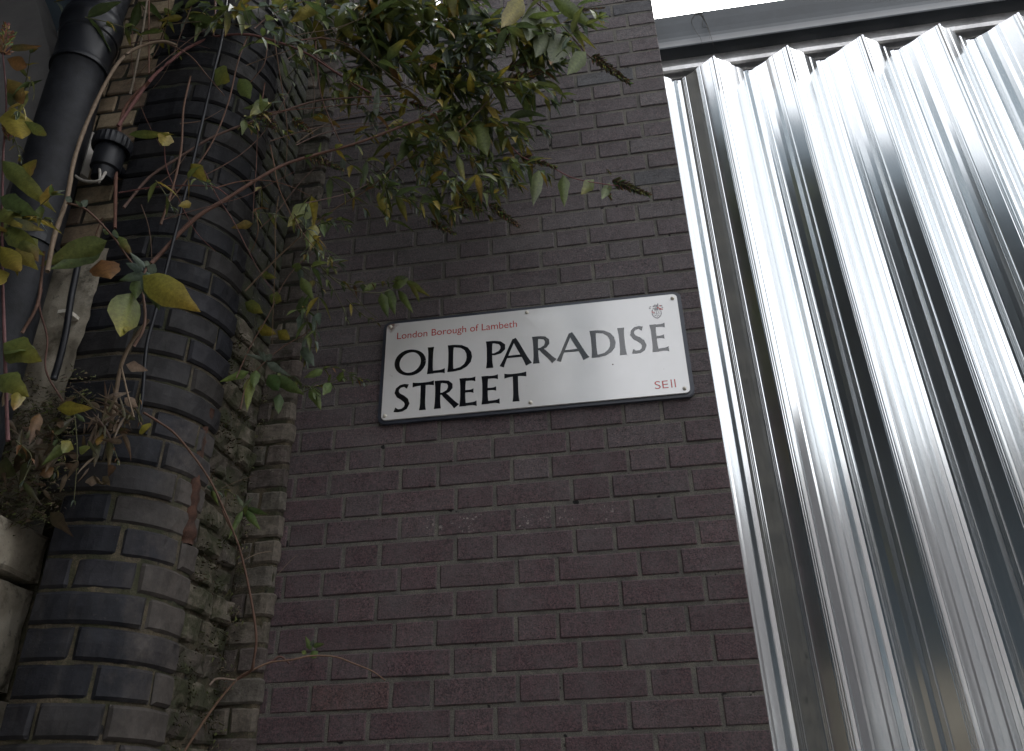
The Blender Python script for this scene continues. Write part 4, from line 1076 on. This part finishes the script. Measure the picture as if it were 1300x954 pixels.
plant('silver_sprig', 'silvery tipped sprig with bright green leaves on the pier edge left of the sign', 'sprig', (320, 500), -.40,
      [([(305, 520), (314, 486), (336, 460), (360, 440), (386, 425), (408, 404)], -.42, -.34, .002, .0014, TWIG), ([(300, 480), (318, 440), (340, 402), (360, 360), (380, 335), (400, 320)], -.42, -.36, .0018, .0012, TWIG), ([(408, 500), (395, 492), (370, 490)], -.3, -.32, .0016, .0012, OLIVE), ([(395, 492), (430, 485), (462, 482)], -.3, -.26, .0016, .001, OLIVE)],
      [((336, 457), (310, 449), 6, -.40, SIL[0], SIL[0]), ((336, 457), (328, 444), 6, -.40, SIL[0], SIL[1]), ((337, 457), (346, 450), 6, -.40, SIL[0], SIL[0]), ((338, 460), (362, 476), 7, -.40, SIL[0], SIL[0]), ((337, 460), (334, 446), 5, -.40, SIL[1], SIL[0]),
       ((316, 472), (278, 485), 12, -.40, (.10, .15, .03), (.13, .17, .03)), ((318, 478), (314, 517), 11, -.40, (.14, .17, .03), (.17, .19, .04)), ((340, 476), (358, 500), 13, -.38, (.06, .10, .03), (.05, .09, .03)), ((348, 478), (384, 500), 13, -.37, (.06, .09, .03), GREEN[0]), ((355, 500), (352, 530), 10, -.37, (.05, .08, .03), GREEN[2]), ((325, 470), (322, 492), 9, -.4, (.08, .12, .03), GREEN[0]),
       ((327, 417), (348, 424), 10, -.38, YEL[1], YEL[2]), ((352, 420), (372, 434), 9, -.38, YEL[1], YEL[2]), ((311, 384), (334, 398), 11, -.4, (.10, .12, .03), YEL[1]), ((342, 375), (360, 384), 10, -.38, GREEN[1], YEL[1]), ((382, 352), (398, 382), 9, -.36, GREEN[1], GREEN[0]), ((384, 440), (398, 462), 10, -.35, (.06, .08, .05), SIL[1]),
       ((370, 338), (390, 342), 8, -.37, GREEN[1], GREEN[0]), ((330, 348), (345, 352), 6, -.38, GREEN[1], YEL[1]), ((410, 470), (385, 478), 12, -.31, (.09, .13, .03), GREEN[1]), ((395, 490), (405, 515), 11, -.3, (.08, .12, .03), GREEN[1]), ((420, 486), (410, 502), 10, -.29, (.08, .13, .03), GREEN[1]), ((430, 485), (436, 470), 9, -.28, (.09, .13, .03), GREEN[1])],
      (), [([(380, 500), (410, 488), (440, 478), (464, 482)], -.31, -.26, dict(step=.028, ln=.045, yellow=.08, silver=.15)), ([(345, 470), (375, 482), (400, 500)], -.36, -.32, dict(step=.025, ln=.05, yellow=.1)), ([(400, 470), (430, 468), (462, 486)], -.29, -.26, dict(step=.03, ln=.04, yellow=.15, silver=.15))])

plant('hanging_sprig', 'dark green drooping sprig hanging at the top left corner of the sign', 'sprig', (440, 380), -.28,
      [([(400, 330), (420, 352), (446, 368), (480, 372), (500, 366)], -.38, -.2, .002, .0012, OLIVE), ([(446, 368), (462, 390), (480, 405)], -.28, -.22, .0014, .001, OLIVE)],
      [((500, 355), (517, 352), 6, -.18, GREEN[1], SIL[0]), ((505, 352), (512, 372), 14, -.18, GREEN[1], GREEN[0]), ((515, 356), (541, 374), 7, -.17, GREEN[1], YEL[1]), ((520, 360), (541, 392), 5, -.17, (.13, .12, .03), GREEN[1]), ((492, 366), (500, 395), 11, -.18, GREEN[2], GREEN[0]), ((478, 360), (458, 372), 9, -.2, GREEN[1], GREEN[0]), ((505, 368), (528, 402), 7, -.17, GREEN[0], GREEN[1]), ((484, 372), (490, 398), 9, -.2, GREEN[0], GREEN[2])],
      (), [([(420, 352), (450, 362), (485, 358), (512, 356)], -.32, -.17, dict(step=.028, ln=.05, yellow=.1, silver=.1)), ([(400, 300), (408, 340), (430, 380), (440, 405)], -.38, -.3, dict(step=.035, ln=.045, yellow=.1, dens=.7)), ([(440, 380), (458, 398), (478, 410)], -.28, -.2, dict(step=.03, ln=.04, yellow=.1))])

plant('wall_creeper', 'thin creeper with a reddish stem climbing the mossy joint and arching across the lowest bricks', 'creeper', (302, 862), -.10,
      [([(200, 1010), (240, 945), (270, 900), (302, 862), (325, 849), (344, 841), (370, 838), (395, 833), (425, 834), (450, 843), (472, 852), (489, 864)], -.16, -.05, .0032, .0016, (.17, .10, .065)), ([(302, 862), (318, 852), (322, 840), (325, 804), (315, 742), (302, 690), (290, 665), (282, 648)], -.16, -.22, .0042, .0022, TWIG), ([(344, 841), (356, 834), (368, 843)], -.08, -.07, .0035, .0025, (.10, .05, .04)),
       ([(266, 870), (276, 862), (300, 864)], -.2, -.18, .0028, .0028, (.18, .13, .1)), ([(302, 716), (325, 704), (345, 700)], -.2, -.12, .0012, .0008, TAN), ([(352, 730), (366, 715), (378, 704)], -.06, -.04, .001, .0008, TAN), ([(282, 620), (300, 612), (322, 604)], -.22, -.2, .0012, .0008, TAN), ([(272, 598), (268, 610), (280, 640)], -.3, -.25, .0014, .001, TAN)],
      [((395, 826), (388, 808), 8, -.05, (.10, .15, .05), GREEN[1]), ((396, 826), (402, 839), 8, -.05, (.10, .15, .05), GREEN[1]), ((396, 820), (413, 818), 5, -.05, (.12, .17, .06), GREEN[1]), ((395, 822), (398, 812), 4, -.05, SIL[0], SIL[0]), ((388, 826), (384, 832), 4, -.05, GREEN[1], GREEN[1])])

plant('fern_tuft', 'small green tuft sprouting from the mossy gap beside the rusty strap', 'plant', (308, 650), -.2,
      [([(300, 690), (304, 665), (308, 648)], -.22, -.22, .0016, .0012, OLIVE)],
      [((308, 648), (289, 683), 8, -.24, (.09, .14, .04), GREEN[1]), ((310, 646), (330, 672), 8, -.24, (.08, .13, .04), GREEN[1]), ((312, 645), (345, 655), 6, -.24, (.07, .11, .04), GREEN[0]), ((308, 645), (322, 630), 5, -.24, (.16, .19, .12), SIL[0]), ((310, 645), (300, 628), 5, -.24, (.15, .18, .1), SIL[0]), ((308, 646), (318, 650), 6, -.25, GREEN[1], GREEN[1]),
       ((262, 617), (280, 626), 4, -.3, SIL[1], GREEN[1]), ((256, 612), (270, 606), 4, -.3, GREEN[1], GREEN[1]), ((268, 622), (276, 640), 4, -.3, GREEN[1], GREEN[1])],
      (), [([(270, 625), (285, 622), (300, 630)], -.28, -.24, dict(step=.02, ln=.03))])

def moss():
    bm = bmesh.new(); L = tint_layer(bm); rnd = random.Random(4)
    def tuft(p, out, n, s, cols):
        for _ in range(n):
            q = p + Vector((rnd.gauss(0, s), rnd.gauss(0, s * .5), rnd.gauss(0, s * .7)))
            d = (out + Vector((rnd.uniform(-.8, .8), rnd.uniform(-.6, .2), rnd.uniform(-1.0, .8)))).normalized()
            l = rnd.uniform(.006, .022); c = rnd.choice(cols); w = d.cross(Vector((rnd.random(), rnd.random(), rnd.random()))).normalized() * rnd.uniform(.0012, .003)
            vs = [bm.verts.new(q - w), bm.verts.new(q + w), bm.verts.new(q + d * l + Vector((0, 0, -.3 * l)))]
            for v in vs: v[L] = (*c, 1)
            bm.faces.new(vs)
    cm = [(.04, .045, .014), (.065, .065, .018), (.03, .024, .014), (.10, .075, .042), (.06, .036, .022), (.08, .095, .022)]
    for k in range(120):      # along the ledge
        x = rnd.uniform(-2.0, -1.63); y = rnd.uniform(-1.2, -.60)
        tuft(Vector((min(x, -1.66), y, .285)), Vector((.6, -.3, .4)), 26, .02, cm)
    for k in range(330):
        tuft(Vector((rnd.uniform(-1.98, -1.58), -.635, .28 + .38 * rnd.random() ** 1.3)), Vector((.1, -1, .1)), 22, .02, cm)
    for k in range(70):      # mossy side and joint
        z = rnd.uniform(-.25, 1.0); tuft(Vector((-1.415, rnd.uniform(-.36, -.06), z)), Vector((1, -.4, 0)), 20, .016, cm)
    for k in range(40):
        tuft(Vector((rnd.uniform(-1.42, -1.39), -.05, rnd.uniform(-.25, .9))), Vector((.3, -1, 0)), 16, .012, cm)
    tag(obj('moss', bm, M['moss']), 'dark moss and dead leaf litter on the ledge and in the joints of the pier', 'moss', kind='stuff')
moss()
